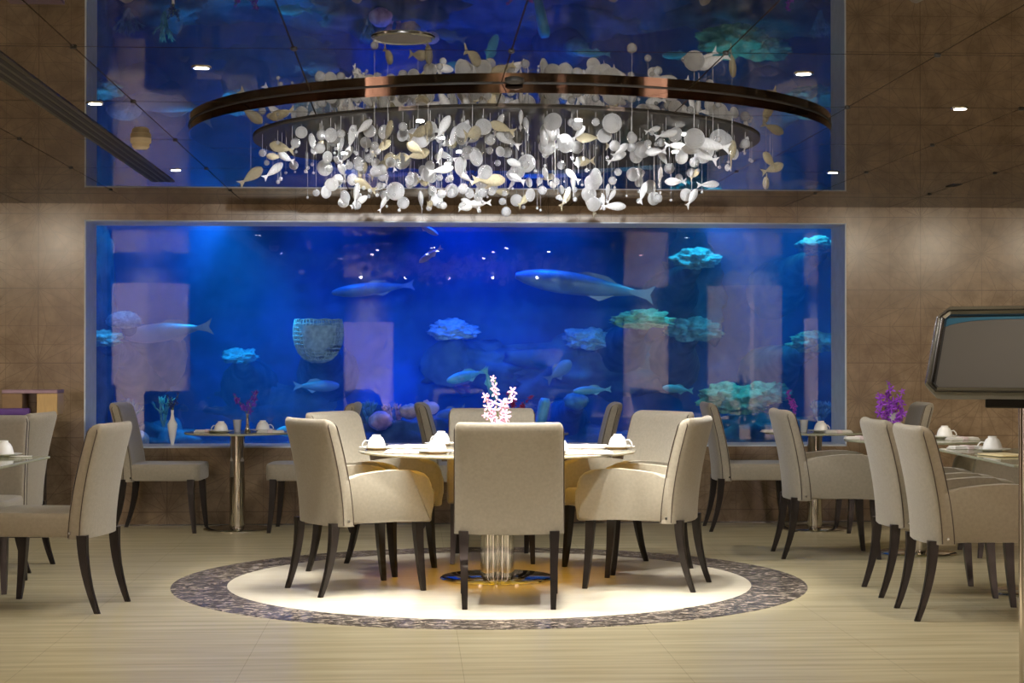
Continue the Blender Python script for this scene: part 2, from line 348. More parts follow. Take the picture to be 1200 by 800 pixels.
def extrude_profile(bm, prof, x0, x1, bev=.02, seg=3):
    a = [bm.verts.new((x0, y, z)) for y, z in prof]; b = [bm.verts.new((x1, y, z)) for y, z in prof]; n = len(prof)
    fa = bm.faces.new(a); fb = bm.faces.new(b[::-1])
    for i in range(n): bm.faces.new((a[i], b[i], b[(i+1) % n], a[(i+1) % n]))
    if bev: bmesh.ops.bevel(bm, geom=list(fa.edges)+list(fb.edges), offset=bev, segments=seg, affect='EDGES', profile=.5)

# ------------------------------------------------------------------ the room
X0, X1, Y0 = -7.0, 9.5, -13.5
b = NB(); box(b, X0, X1, Y0, WALLY+.02, -.1, 0); struct('floor', b, M['floor'])
def annulus(bm, c, r0, r1, z0, z1, seg=128):
    prof = [(r0, z0), (r1, z0), (r1, z1), (r0, z1), (r0, z0)]
    rings(bm, [[(c.x+r*math.cos(2*PI*i/seg), c.y+r*math.sin(2*PI*i/seg), z) for i in range(seg)] for r, z in prof], False)
b = NB(); annulus(b, FC, 1.48, 1.79, 0, .0016); struct('trim_1', b, M['marble'])
b = NB(); lathe(b, [(1.48, 0), (1.48, .0012)], 128, FC, True); struct('trim_2', b, M['inlay'])
b = NB(); box(b, X0, X1, Y0, WALLY+.02, CEIL, CEIL+.05); struct('ceiling', b, M['ceiling'])
b = NB(); lathe(b, [(RR-.004, CEIL-.042), (RR-.004, CEIL-.001)], 128, RC, True); struct('ceiling_disc', b, M['ceiling'])
b = NB(); annulus(b, RC, RR-.004, RR, CEIL-.043, CEIL-.0005); struct('trim_3', b, M['bronze'], True)
b = NB(); annulus(b, RC, RR-.001, RR+.0035, CEIL-.005, CEIL-.0002); struct('trim_4', b, M['black'], True)
WX0, WX1, WZ0, WZ1 = -2.505, 3.367, .60, 2.32
b = NB()
box(b, X0, WX0, WALLY, WALLY+.46, 0, CEIL+.05); box(b, WX1, X1, WALLY, WALLY+.46, 0, CEIL+.05)
box(b, WX0, WX1, WALLY, WALLY+.46, 0, WZ0-.012); box(b, WX0, WX1, WALLY, WALLY+.46, WZ1+.006, CEIL+.05)
struct('wall_back', b, M['wall'])
b = NB(); box(b, X0-.1, X0, Y0, WALLY, 0, CEIL); struct('wall_left', b, M['wall'])
b = NB(); box(b, X1, X1+.1, Y0, WALLY, 0, CEIL); struct('wall_right', b, M['wall'])
b = NB(); box(b, X0, X1, Y0-.1, Y0, 0, CEIL); struct('wall_front', b, pr('dark_brown_wall', (.06, .045, .03), .6))
b = NB(); box(b, X0, WX0-.2, WALLY-.012, WALLY, 0, .008); box(b, X0, X1, WALLY-.012, WALLY, 0, .008); struct('baseboard_back', b, M['chrome_dark'])
# aquarium window: pane and its stone lining
win = bpy.data.objects.new('window_1', None); COL.objects.link(win); win['kind'] = 'structure'
b = NB(); box(b, WX0-.02, WX1+.02, PANEY, PANEY+.02, WZ0-.02, WZ1+.02); obj('pane', b, M['pane'], win, False)
b = NB(); t_ = .012
box(b, WX0, WX0+t_, WALLY-.002, PANEY, WZ0-.01, WZ1); box(b, WX1-t_, WX1, WALLY-.002, PANEY, WZ0-.01, WZ1)
box(b, WX0, WX1, WALLY-.002, PANEY, WZ0-.012, WZ0); box(b, WX0, WX1, WALLY-.002, PANEY, WZ1-.004, WZ1+.006)
obj('window_frame', b, M['jamb'], win, False)

# ceiling joint screws at the panel corners
b = NB(); lathe(b, [(.001, -.008), (.010, -.008), (.013, -.005), (.013, 0)], 16)
scr = obj('panel_screw', b, M['black']); k = 0
pl = ['left', 'centre left', 'middle', 'centre right', 'right', 'far right']
for j in range(5):
    for i in range(-3, 6):
        x = .373+.83*i; y = 6.69+1.415*j
        if (x-RC.x)**2+(y-RC.y)**2 < RR**2+.02: continue
        o = scr if k == 0 else dup(scr); k += 1
        o.location = (x, y, CEIL)
        tag(o, 'small dark round screw cap at a corner of the mirrored ceiling panels', 'screw', 'screw caps on the ceiling joints')
# columns behind and beside the camera (they mirror in the glass)
for i, (x, y, r, zt, lab) in enumerate(((4.5, 4.2, .51, 2.25, 'round rose stone column nearest the sign stand, on the right'), (5.16, -10.9, .51, 2.05, 'round rose stone column at the far right end of the hall'),
        (-.91, -7.6, .51, 2.0, 'round rose stone column standing alone in the middle of the hall'), (-3.47, 4.5, .51, 2.25, 'round rose stone column on the left beside the dining tables'), (8.3, -8.2, .19, 2.1, 'slim rose stone column beside the right wall'))):
    c = thing('column', lab, 'column', (x, y, 0))
    b = NB(); lathe(b, [(r, 0), (r, zt)], 64, (0, 0, 0), True); obj('shaft', b, M['column'], c)
    b = NB(); lathe(b, [(r*.97, zt), (r*.97, CEIL)], 64, (0, 0, 0), True); obj('capital', b, M['black'], c)
    p = (3600 if x > 4 and y > 0 else 1500) if r > .3 else 700
    for dx in (-.40*r/.5, .30*r/.5): spot('column_spot', (x+dx, y+r+1.0, 2.43), (x+dx*.6, y+r-.1, 1.55), p, (1, .86, .80), 100, .9, .06)

# ------------------------------------------------------------------ things in the ceiling
b = NB(); lathe(b, [(.038, -.003), (.050, -.004), (.052, 0)], 32); dlr = b
def downlight(x, y, first, lab):
    t = dup(first) if first else None
    if t is None:
        t = thing('downlight', '', 'downlight')
        b = NB(); rings(b, [[(r*math.cos(2*PI*i/32), r*math.sin(2*PI*i/32), z) for i in range(32)] for r, z in ((.030, 0), (.030, -.004), (.040, -.005), (.042, 0))], False); obj('rim', b, M['chrome'], t)
        b = NB(); lathe(b, [(.030, -.001), (.030, -.004)], 32, (0, 0, 0), True); obj('lens', b, M['lamp'], t)
    t.location = (x, y, CEIL); tag(t, lab, 'downlight', 'round downlights in the mirrored ceiling'); return t
labs = ['small lit downlight left of the chandelier, above the near edge of its ring', 'small lit downlight crossing the left edge of the mirrored aquarium', 'small lit downlight farthest left, beside the end of the slotted vent',
        'small lit downlight right of the chandelier inside the mirrored aquarium', 'small lit downlight at the right edge of the mirrored aquarium near the wall', 'small lit downlight in the brown right part of the ceiling']
d0 = None
for (x, y), l_ in zip(DL, labs):
    o = downlight(x, y, d0, l_); d0 = d0 or o
# slotted vent
v = thing('slot_vent', 'long dark slotted air vent running along the left side of the ceiling', 'vent', (-1.665, 0, CEIL))
b = NB(); box(b, -.075, .075, 5.6, 11.75, -.006, 0); obj('vent_frame', b, M['vent'], v, False)
for k in range(3):
    b = NB(); box(b, -.055+.042*k, -.031+.042*k, 5.65, 11.72, -.0075, -.0055); obj('slot', b, M['black'], v, False)
v = thing('smoke_detector', 'cream round smoke detector on the ceiling beside the slotted vent', 'detector', (-1.462, 9.462, CEIL))
b = NB(); lathe(b, [(.055, 0), (.055, -.022), (.050, -.028)], 32, (0, 0, 0), True); obj('base', b, M['smoke'], v)
b = NB(); lathe(b, [(.046, -.028), (.046, -.046), (.034, -.058), (.001, -.060)], 32); obj('sensor_head', b, M['smoke'], v)
v = thing('ceiling_speaker', 'round flush speaker grille in the ceiling above the chandelier', 'speaker', (-.041, 6.435, CEIL))
b = NB(); lathe(b, [(.104, -.003), (.112, -.008), (.118, -.003), (.118, 0)], 48); obj('rim', b, M['chrome_dark'], v)
b = NB(); lathe(b, [(.104, 0), (.104, -.004)], 48, (0, 0, 0), True); obj('grille', b, M['vent'], v)
p = onz(1118, 217, CEIL)
b = NB(); box(b, -.03, .03, -.09, .09, -.004, 0); o = obj('access_slot', b, M['black'], None, False); o.location = p
tag(o, 'short black slot in the brown right part of the ceiling near the wall', 'vent')
# light sensor hub on the ring rim
h = thing('ring_sensor', 'small black dome fitting on the near edge of the bronze ceiling ring', 'sensor', (.425, RC.y-RR-.075, CEIL))
b = NB(); lathe(b, [(.042, 0), (.042, -.008), (.025, -.014), (.001, -.016)], 32); obj('dome', b, M['black'], h)

# ------------------------------------------------------------------ chandelier
ch = thing('chandelier', 'huge chandelier of hanging white glass discs, balls and fish over the central table', 'chandelier', (CC.x, CC.y, 0))
b = NB(); lathe(b, [(CR, CZ), (CR, CZ+.0095)], 96, (0, 0, 0), True); obj('canopy', b, M['disc_mirror'], ch)
led_bm = NB(); lathe(led_bm, [(.018, 0), (.018, -.006)], 16, (0, 0, 0), True)
l0 = None
for x, y in LEDS:
    if l0 is None: l0 = o = obj('led', led_bm, M['led'], ch)
    else: o = dup(l0, ch)
    o.location = (x-CC.x, y-CC.y, CZ)
def fish_mesh(length=1, height=.36, thick=.16, n=14, k=12, fins=True):
    bm = NB(); rs = []
    for i in range(n):
        t = i/(n-1); x = (.5-t*.82)*length
        e = math.sin(PI*min(1, (t*.97+.03))**.72) ; hh = max(.012, height/2*e**.9+.02*t)*length; tt = max(.008, thick/2*e**.8)*length
        rs.append([(x, tt*math.cos(2*PI*q/k), hh*math.sin(2*PI*q/k)) for q in range(k)])
    rings(bm, rs)
    def fin(pts, th=.012):
        a = [bm.verts.new((x*length, th*length, z*length)) for x, z in pts]; c = [bm.verts.new((x*length, -th*length, z*length)) for x, z in pts]; m_ = len(pts)
        bm.faces.new(a); bm.faces.new(c[::-1])
        for i in range(m_): bm.faces.new((a[i], c[i], c[(i+1) % m_], a[(i+1) % m_]))
    k_ = min(1, height/.36); fin([(-.28, .03*k_), (-.40, .09*k_), (-.40-.13*k_, .17*k_), (-.40-.05*k_, .0), (-.40-.13*k_, -.17*k_), (-.40, -.09*k_), (-.28, -.03*k_)])
    if fins:
        fin([(.14, height*.46), (.02, height*.68), (-.12, height*.58), (-.22, height*.18), (-.05, height*.38)])
        fin([(.02, -height*.44), (-.08, -height*.66), (-.18, -height*.30)])
    return bm
def wire_proto():
    bm = NB(); tube(bm, [(0, 0, 0), (0, 0, 1)], .0007, 3, False); return bm
b = wire_proto(); wp = obj('wire', b, M['wire'], ch); wp.location = (0, 0, -50)
def hang(proto, name, x, y, z, rot, sc, top):
    o = proto.copy(); COL.objects.link(o); o.name = name; o.parent = ch
    mw = Matrix.Translation((x, y, z)) @ Euler(rot).to_matrix().to_4x4() @ Matrix.Scale(sc, 4)
    o.matrix_basis = mw
    w = wp.copy(); COL.objects.link(w); w.parent = o
    w.matrix_basis = mw.inverted() @ (Matrix.Translation((x, y, z+top)) @ Matrix.Diagonal((1, 1, CZ-z-top, 1)))
    return o
protos = {}
b = NB(); bmesh.ops.create_uvsphere(b, u_segments=20, v_segments=12, radius=1)
for q in b.verts: q.co.y *= .34
protos['disc'] = obj('glass_disc', b, M['glassdisc'], ch)
b = NB(); bmesh.ops.create_uvsphere(b, u_segments=16, v_segments=10, radius=1); protos['ball'] = obj('glass_ball', b, M['glassclear'], ch)
b = NB(); bmesh.ops.create_uvsphere(b, u_segments=10, v_segments=8, radius=1); protos['bead'] = obj('glass_bead', b, M['glassclear'], ch)
protos['fish'] = obj('glass_fish', fish_mesh(1, .32, .22, 12, 12, False), M['glassfish'], ch)
b = fish_mesh(1, .38, .20, 12, 12, False); protos['amber'] = obj('amber_glass_fish', b, M['glassamber'], ch); protos['amber']['label'] = 'smoky amber glass fish'
for p_ in protos.values(): p_.location = (0, 0, -50)
pts = []
def place(rmin, tries=60, edge=1.0):
    best = None
    for _ in range(tries):
        y = CR*.985*(-1+2*rnd.random()**1.45); x = rnd.uniform(-1, 1)*CR*.985; r = math.hypot(x, y)
        if r > CR*.985: continue
        u_ = (r/CR)**2; z0_ = 2.085+.235*u_**.6 if y < -.1 else 2.05+.13*u_; z = z0_+(2.37-z0_)*rnd.random()
        d = min((math.sqrt((x-q[0])**2+(y-q[1])**2+(z-q[2])**2)-q[3] for q in pts), default=9)
        dl = min(math.hypot(x+CC.x-q[0], y+CC.y-q[1]) for q in LEDS)
        if dl < rmin+.012 and z > 2.28: continue
        if best is None or d > best[0]: best = (d, x, y, z)
        if d > rmin+.006: break
    _, x, y, z = best; pts.append((x, y, z, rmin)); return x, y, z
for i in range(90):
    s = rnd.uniform(.026, .050); x, y, z = place(s)
    hang(protos['disc'], 'glass_disc', x, y, min(z, CZ-.008-s), (rnd.uniform(-.2, .2), 0, rnd.gauss(0, .55)), s, s*.95)
for i in range(70):
    s = rnd.uniform(.08, .14); x, y, z = place(s*.35)
    pitch = rnd.choice((rnd.uniform(-.5, .1), rnd.uniform(-1.3, -.7), rnd.uniform(-.9, -.3)))
    hang(protos['fish'], 'glass_fish', x, y, min(z, CZ-.02-s*.3), (0, pitch, rnd.random()*2*PI), s, s*.17)
for i in range(26):
    s = rnd.uniform(.09, .15); x, y, z = place(s*.35)
    hang(protos['amber'], 'amber_glass_fish', x, y, min(z, CZ-.02-s*.3), (0, rnd.uniform(-.9, .2), rnd.random()*2*PI), s, s*.17)
for i in range(90):
    s = rnd.uniform(.013, .028); x, y, z = place(s)
    hang(protos['ball'], 'glass_ball', x, y, z-.02*rnd.random(), (0, 0, 0), s, s)
for i in range(98):
    s = rnd.uniform(.006, .012); x, y, z = place(s)
    hang(protos['bead'], 'glass_bead', x, y, z-.03*rnd.random(), (0, 0, 0), s, s)
# a loose front and side row hangs from the mirrored ceiling just outside the black plate
CZ_ = CZ; 
def rim_row(n, keys):
    global CZ
    CZ = CEIL-.043
    for i in range(n):
        a = -PI/2+rnd.uniform(-1.75, 1.75); r_ = CR+rnd.uniform(.03, .20); key = rnd.choice(keys)
        s = {'disc': rnd.uniform(.034, .056), 'ball': rnd.uniform(.014, .026), 'fish': rnd.uniform(.12, .18), 'amber': rnd.uniform(.13, .19)}[key]
        nm = {'disc': 'glass_disc', 'ball': 'glass_ball', 'fish': 'glass_fish', 'amber': 'amber_glass_fish'}[key]
        rot = (0, 0, rnd.gauss(0, .5)) if key == 'disc' else (0, rnd.uniform(-1.1, .1), rnd.random()*2*PI)
        hang(protos[key], nm, r_*math.cos(a), r_*math.sin(a), rnd.uniform(2.22, 2.33), rot, s, s*.95 if key in ('disc', 'ball') else s*.17)
    CZ = CZ_
rim_row(16, ['disc', 'ball', 'fish', 'amber'])
# the prototypes themselves become pieces too
for key, s in (('disc', .05), ('ball', .02), ('bead', .01), ('fish', .15), ('amber', .17)):
    x, y, z = place(.05); o = protos[key]; o.matrix_basis = Matrix.Translation((x, y, z)) @ Matrix.Scale(s, 4)
x, y, z = place(.05); wp.matrix_basis = Matrix.Translation((x, y, z)) @ Matrix.Diagonal((1, 1, CZ-z, 1))

# ------------------------------------------------------------------ chairs
def leg_bm(sx, rear):
    bm = NB(); rs = []
    for i in range(9):
        t = i/8
        if rear: y = -.235-.075*t**2.0; x = sx*(.232-.008*t)
        else: y = .262+.030*t**1.7; x = sx*(.236+.012*t)
        z = .39*(1-t); s = .025*(1-t)+.0135*t
        rs.append([(x-s, y-s, z), (x+s, y-s, z), (x+s, y+s, z), (x-s, y+s, z)])
    rings(bm, rs); bmesh.ops.bevel(bm, geom=[e for e in bm.edges if abs((e.verts[0].co-e.verts[1].co).z) > .01], offset=.004, segments=2, affect='EDGES'); return bm
def back_sec(z, arm):                     # centre y and thickness of the backrest at height z
    t = max(0, (z-.37)/.575)
    return -.225-.105*t**1.7, .100-.014*t
def back_bm(w, arm, H=.945):
    bm = NB(); rs = []; K = 40
    zs = [.372, .376]+[.376+(H-.376)*i/16 for i in range(1, 15)]
    zs += [H-.045, H-.026, H-.012, H-.004, H]
    bend = .055 if arm else .03
    for j, z in enumerate(zs):
        yc, t = back_sec(z, arm)
        d = H-z; f = 1.0
        if d < .045: f = math.sqrt(max(.02, 1-((.045-d)/.045)**2))
        tt = t*f*(.985 if j == 0 else 1); ww = (w-.010*((z-.37)/.575))-(1-f)*.055
        yc -= (1-f)*.012
        rs.append([(x, yc+y+bend*((x/(w/2))**2), z) for x, y in sell(ww, tt, 6, K)])
    rings(bm, rs); return bm
def piping_bm(w, side, arm, H=.945):
    bm = NB(); bend = .055 if arm else .03
    for q in (-.29, .29):
        pts_ = []
        for i in range(15):
            z = .378+(H-.04-.378)*i/14; yc, t = back_sec(z, arm); ww = w-.010*((z-.37)/.575)
            pts_.append((side*(ww/2+.0005), yc+bend*.97+q*t, z))
        tube(bm, pts_, .0027, 6)
    # across the top, joining the two runs
    yc, t = back_sec(H-.04, arm); z = H-.04; x = side*((w-.01)/2+.0005)
    tube(bm, [(x, yc+bend*.97-.29*t, z), (x-side*.008, yc+bend*.9-.2*t, z+.018), (x-side*.011, yc+bend*.9, z+.024), (x-side*.008, yc+bend*.9+.2*t, z+.018), (x, yc+bend*.97+.29*t, z)], .0027, 6)
    return bm
ARM = [(-.20, .375), (-.05, .386), (.10, .388), (.22, .381), (.322, .374), (.333, .384), (.338, .46), (.337, .54), (.331, .582), (.316, .615), (.290, .640), (.25, .654), (.19, .662), (.10, .665), (.0, .658), (-.10, .646), (-.20, .628)]
ARM_ = [(-.20, .375), (-.05, .384), (.10, .384), (.22, .378), (.318, .374), (.330, .39), (.336, .46), (.335, .53), (.326, .585), (.302, .628), (.262, .652), (.20, .664), (.10, .668), (.0, .660), (-.10, .646), (-.20, .628)]
def make_chair(arm):
    W_ = .565 if arm else .50
    t = thing('dining_armchair' if arm else 'dining_chair', '', 'armchair' if arm else 'chair')
    br = obj('backrest', back_bm(W_, arm), M['fabric'], t)
    for s in (-1, 1): obj('piping', piping_bm(W_, s, arm), M['piping'], br)
    for s in (-1, 1):
        b = NB(); x = s*(W_/2+.001); box(b, min(x, x+s*.003), max(x, x+s*.003), -.20+.02, -.188+.02, .395, .407, .001, 1)
        obj('stud', b, M['chrome_dark'], br)
    b = NB(); sw = .42 if arm else .50
    vs0 = (.24 if arm else .25)
    if arm: box(b, -.235, .235, -.19, .315, .378, .485, .028, 4)
    else:
        rs = []
        for z, g in ((.378, .93), (.380, .975), (.40, 1), (.47, 1), (.488, .985), (.497, .95), (.500, .85)):
            rs.append([(x, .045+y-(.012 if z < .39 and abs(y) < .1 else 0), z) for x, y in sell(.50*g+.0*z, .56*(.5+.5*g), 7, 44)])
        rings(b, rs)
    obj('seat', b, M['fabric'], t)
    if arm:
        for s in (-1, 1):
            b = NB(); extrude_profile(b, ARM, s*.212 if s > 0 else -.282, .282 if s > 0 else -.212, .022, 4)
            obj('armrest', b, M['fabric'], t)
    for s in (-1, 1):
        obj('leg', leg_bm(s, True), M['leg'], t); obj('leg', leg_bm(s, False), M['leg'], t)
    return t
prot = {True: make_chair(True), False: make_chair(False)}; used = {True: False, False: False}
def chair(arm, xc, zc, fx, fz, label, group):
    o = dup(prot[arm]) if used[arm] else prot[arm]; used[arm] = True
    p = W(xc, zc); d = F0*fz+RT*fx
    o.location = (p.x, p.y, 0.002 if (p-FC).length < 1.8 else 0); o.rotation_euler = (0, 0, math.atan2(d.y, d.x)-PI/2)
    return tag(o, label, 'armchair' if arm else 'chair', group)
G1 = 'armchairs round the central table'
chair(True, -.015, 9.17, 0, 1, 'beige upholstered armchair at the central table with its back to the camera', G1)
chair(True, -.862, 9.655, .50, .29, 'beige armchair front left of the central table, seen from behind its left side', G1)
chair(True, -.84, 10.52, .494, -.23, 'beige armchair rear left of the central table, half hidden by the nearer one', G1)
chair(True, -.125, 11.1, 0.02, -1, 'beige armchair behind the pink orchid, facing the camera across the central table', G1)
chair(True, .70, 10.62, -.47, -.30, 'pale armchair rear right of the central table, its inner back showing', G1)
chair(True, .755, 9.815, -.509, .16, 'beige armchair front right of the central table, turned to the left', G1)
G2 = 'chairs at the tables along the aquarium'
chair(False, -2.60, 12.98, 1, 0, 'armless chair at the far left below the aquarium, facing right', G2)
chair(False, -1.48, 13.0, -1, 0, 'armless chair facing left at the small round table, mostly hidden behind the left armchairs', G2)
chair(False, -.36, 12.9, 1, 0, 'armless chair facing right behind the central table, left of the white armchair', G2)
chair(False, .455, 12.95, -1, 0, 'armless chair facing left behind the central table, right of the orchids', G2)
chair(False, 1.77, 13.08, 1, 0, 'armless chair facing right below the right half of the aquarium', G2)
chair(False, 2.74, 12.98, -1, 0, 'armless chair with bluish back peeking out behind the big purple orchid', G2)
G3 = 'armchairs on the right side'
chair(True, 2.03, 11.33, 1, 0, 'armchair facing right before the rear right round table', G3)
chair(True, 2.27, 9.53, 1, 0, 'armchair facing right, the farther of the overlapping pair at the right table', G3)
chair(True, 2.27, 8.70, 1, 0, 'armchair facing right, the nearer of the overlapping pair at the right table', G3)
chair(True, 3.27, 11.4, -1, 0, 'shaded armchair facing left beyond the right glass table', G3)
G4 = 'chairs on the left side'
chair(False, -2.345, 8.98, -1, .12, 'armless chair in the left foreground facing left, its leg nearest the camera', G4)
chair(False, -3.16, 10.62, -1, .06, 'armless chair facing left, second from the front on the left side', G4)
chair(False, -3.0, 9.72, .05, -1, 'pale armless chair at the left picture edge facing the camera behind the cup', G4)

# ------------------------------------------------------------------ tables
def round_table(loc, r, h, label, mat_top, cluster=False, group=None, base=.25):
    t = thing('round_table', label, 'table', loc, 0, group)
    b = NB(); lathe(b, [(.001, h-.014), (r-.004, h-.014), (r, h-.010), (r, h-.004), (r-.004, h), (.001, h)], 96); obj('tabletop', b, mat_top, t)
    if cluster:
        for k in range(4):
            a = PI/4+k*PI/2; b = NB(); lathe(b, [(.052, .02), (.052, h-.02)], 32, (.06*math.cos(a), .06*math.sin(a), 0), True); obj('pole', b, M['chrome'], t)
        b = NB(); lathe(b, [(.20, h-.024), (.20, h-.0145)], 48, (0, 0, 0), True); obj('mounting_plate', b, M['chrome'], t)
    else:
        b = NB(); lathe(b, [(.056, .015), (.056, h-.02)], 32, (0, 0, 0), True); obj('pole', b, M['chrome'], t)
        b = NB(); lathe(b, [(.13, h-.022), (.13, h-.0145)], 40, (0, 0, 0), True); obj('mounting_plate', b, M['chrome'], t)
    b = NB(); lathe(b, [(base, 0), (base, .008), (base-.01, .016), (.06, .022), (.001, .022)], 64, (0, 0, 0)); obj('base', b, M['chrome'], t)
    return t
TH = .745
TC = W(-.085, 10.1); TC.z = .0015
round_table(TC, .80, TH, 'large round glass table with clustered chrome legs in the middle of the floor inlay', M['tabletop'], True, None, .33)
TR = 'small round tables along the aquarium'
T2 = W(-2.04, 13.0); round_table(T2, .39, .725, 'small round table with slim orchid vase below the left half of the aquarium', M['tabletop_pale'], group=TR)
T3 = W(.05, 12.92); round_table(T3, .37, .725, 'small round table hidden behind the central group, holding dark red orchids', M['tabletop_pale'], group=TR)
T4 = W(2.25, 13.02); round_table(T4, .37, .725, 'small round table at the right end of the aquarium', M['tabletop_pale'], group=TR)
T5 = W(2.64, 11.4); round_table(T5, .47, .745, 'round table with big purple orchid on the right, behind the paired armchairs', M['tabletop_pale'], base=.25)
def rect_table(loc, sx, sy, label):
    t = thing('glass_table', label, 'table', loc, -YAW, 'rectangular glass tables')
    b = NB(); box(b, -sx/2, sx/2, -sy/2, sy/2, TH-.014, TH, .004, 2); obj('tabletop', b, M['tabletop_pale'], t, False)
    b = NB(); lathe(b, [(.056, .015), (.056, TH-.02)], 32, (0, 0, 0), True); obj('pole', b, M['chrome'], t)
    b = NB(); lathe(b, [(.16, TH-.022), (.16, TH-.0145)], 40, (0, 0, 0), True); obj('mounting_plate', b, M['chrome'], t)
    b = NB(); lathe(b, [(.29, 0), (.29, .008), (.28, .016), (.06, .022), (.001, .022)], 64); obj('base', b, M['chrome'], t)
    return t
T6 = W(2.90, 9.45); rect_table(T6, .84, 1.60, 'rectangular glass table at the right picture edge behind the sign stand')
T7 = W(-2.91, 8.90); rect_table(T7, .84, 1.08, 'rectangular glass table cut by the left picture edge')

# ------------------------------------------------------------------ tableware
def cup_make():
    t = thing('cup', '', 'cup')
    b = NB(); lathe(b, [(.043, 0), (.0445, .003), (.042, .016), (.037, .034), (.029, .048), (.020, .055), (.0195, .062), (.016, .062), (.015, .056), (.001, .0555)], 28); obj('bowl', b, M['porcelain'], t)
    b = NB(); tube(b, [(.037, 0, .046-.012), (.050, 0, .036), (.062, 0, .024), (.066, 0, .012), (.058, 0, .006), (.043, 0, .010)], .0035, 6); obj('handle', b, M['porcelain'], t)
    return t
def saucer_make():
    b = NB(); lathe(b, [(.001, 0), (.040, 0), (.045, .004), (.078, .012), (.080, .014), (.076, .0145), (.045, .007), (.001, .006)], 40)
    return obj('saucer', b, M['porcelain'])
cup0 = cup_make(); sau0 = saucer_make(); fu = {'c': 0, 's': 0, 'n': 0}
def cup(x, y, z, ang, lab, sc=1.25):
    global cup0
    s = sau0 if not fu['s'] else dup(sau0); fu['s'] = 1; s.location = (x, y, z); s.scale = (sc,)*3
    tag(s, 'white saucer of the cup '+lab, 'saucer', 'white saucers')
    c = cup0 if not fu['c'] else dup(cup0); fu['c'] = 1; c.location = (x, y, z+.0075*sc); c.scale = (sc,)*3; c.rotation_euler = (0, 0, ang)
    tag(c, 'white upturned cup '+lab, 'cup', 'white upturned cups')
def napkin(x, y, z, rz, lab, sx=.20, sy=.12):
    t = thing('napkin', 'white folded napkin '+lab, 'napkin', (x, y, z), rz, 'folded napkins')
    b = NB()
    for k in range(3):
        box(b, -sx/2+.006*k, sx/2-.004*k, -sy/2+.004*k, sy/2, .001+.006*k, .006+.006*k, .002, 1)
    obj('folds', b, M['napkin'], t, True)
    b = NB(); box(b, -.018, .018, -sy/2-.004, sy/2+.003, .0005, .021, .002, 1); obj('band', b, pr('pink_band', (.75, .62, .64), .6) if 'band_m' not in M else M['band_m'], t)
    return t
M['band_m'] = pr('pale_pink_band', (.72, .60, .62), .6)
def plate(x, y, z, lab, r=.11):
    b = NB(); lathe(b, [(.001, 0), (r*.6, 0), (r*.66, .004), (r*.98, .012), (r, .0145), (r*.96, .0145), (r*.64, .007), (.001, .006)], 48)
    o = obj('plate', b, M['porcelain']); o.location = (x, y, z); return tag(o, 'white plate '+lab, 'plate', 'white plates')
tz = TC.z+TH
def ontop(px, py): p = onz(px, py, tz); return p.x, p.y
for (px, py, ang, lab) in ((441, 527, PI, 'at the left edge of the central table'), (517, 522, 2.5, 'beside the nearest one on the central table\'s left'),
        (512, 531.5, 2.0, 'nearest the camera on the central table'), (655, 531, 1.0, 'just right of the nearest chairback on the central table'),
        (724, 526, 0, 'at the right edge of the central table'), (640, 520.5, .5, 'at the rear right of the central table')):
    x, y = ontop(px, py); cup(x, y, tz, ang-YAW, lab)
for (px, py, rz, lab) in ((480, 525, .2, 'between the cups on the left of the central table'), (478, 531, -.1, 'front left on the central table'), (686, 524.5, -.2, 'rear right on the central table'), (690, 532, .1, 'front right on the central table'), (560, 519.5, 0, 'rear middle of the central table')):
    x, y = ontop(px, py); napkin(x, y, tz, rz, lab, .26, .12)
def ps(T, h, items):
    for kind, px, dz, arg, lab in items:
        y = T.y+dz; x = ony(px, 500, y).x
        if kind == 'c': cup(x, y, T.z+h, arg, lab, 1.2)
        elif kind == 'n': napkin(x, y, T.z+h, arg, lab, .20, .10)
        elif kind == 'p': plate(x, y, T.z+h, lab)
        elif kind == 't':
            b = NB(); lathe(b, [(.001, 0), (.024, 0), (.032, .085), (.034, .09), (.030, .09), (.023, .006), (.001, .006)], 24); o = obj('tumbler', b, M['tumbler']); o.location = (x, y, T.z+h)
            tag(o, 'small frosted tumbler '+lab, 'glass', 'frosted tumblers')
ps(T2, .725, (('n', 243, -.02, .1, 'on the left of the small table with violet orchids'), ('c', 259, -.1, 2.8, 'at the left on the table with violet orchids'), ('t', 278, .02, 0, 'left of the violet orchid vase'),
   ('c', 308, .06, .2, 'at the right on the table with violet orchids'), ('n', 317, -.16, 0, 'on the right of the table with violet orchids')))
ps(T4, .725, (('n', 908, -.05, .1, 'left on the table at the right end of the aquarium'), ('t', 942, -.02, 0, 'beside the purple orchid at the right end of the aquarium'), ('c', 962, -.05, .4, 'on the table at the aquarium\'s right end'), ('n', 982, -.14, 0, 'right on the table at the right end of the aquarium')))
ps(T5, .745, (('c', 1107, .1, 0, 'on the round table behind the paired right armchairs'), ('n', 1128, -.12, .1, 'right on the round table behind the paired right armchairs'), ('n', 1008, .02, .1, 'left on the round table behind the paired right armchairs')))
p = onz(1163, 529, TH); cup(p.x, p.y, TH, PI-.3, 'on the glass table beside the sign pole')
b = NB(); box(b, -.085, .085, -.13, .13, .0005, .010, .003, 1); o = obj('serving_tray', b, M['tray']); q = onz(1176, 534, TH); o.location = (q.x, q.y, TH+.001); o.rotation_euler = (0, 0, .2); tag(o, 'flat cream tray on the glass table behind the sign pole', 'tray')
p = onz(1133, 526, TH); napkin(p.x, p.y, TH, .1, 'left of the cup on the glass table beside the sign pole')
p = onz(4, 535, TH); cup(p.x, p.y, TH, PI, 'on the glass table at the left picture edge')
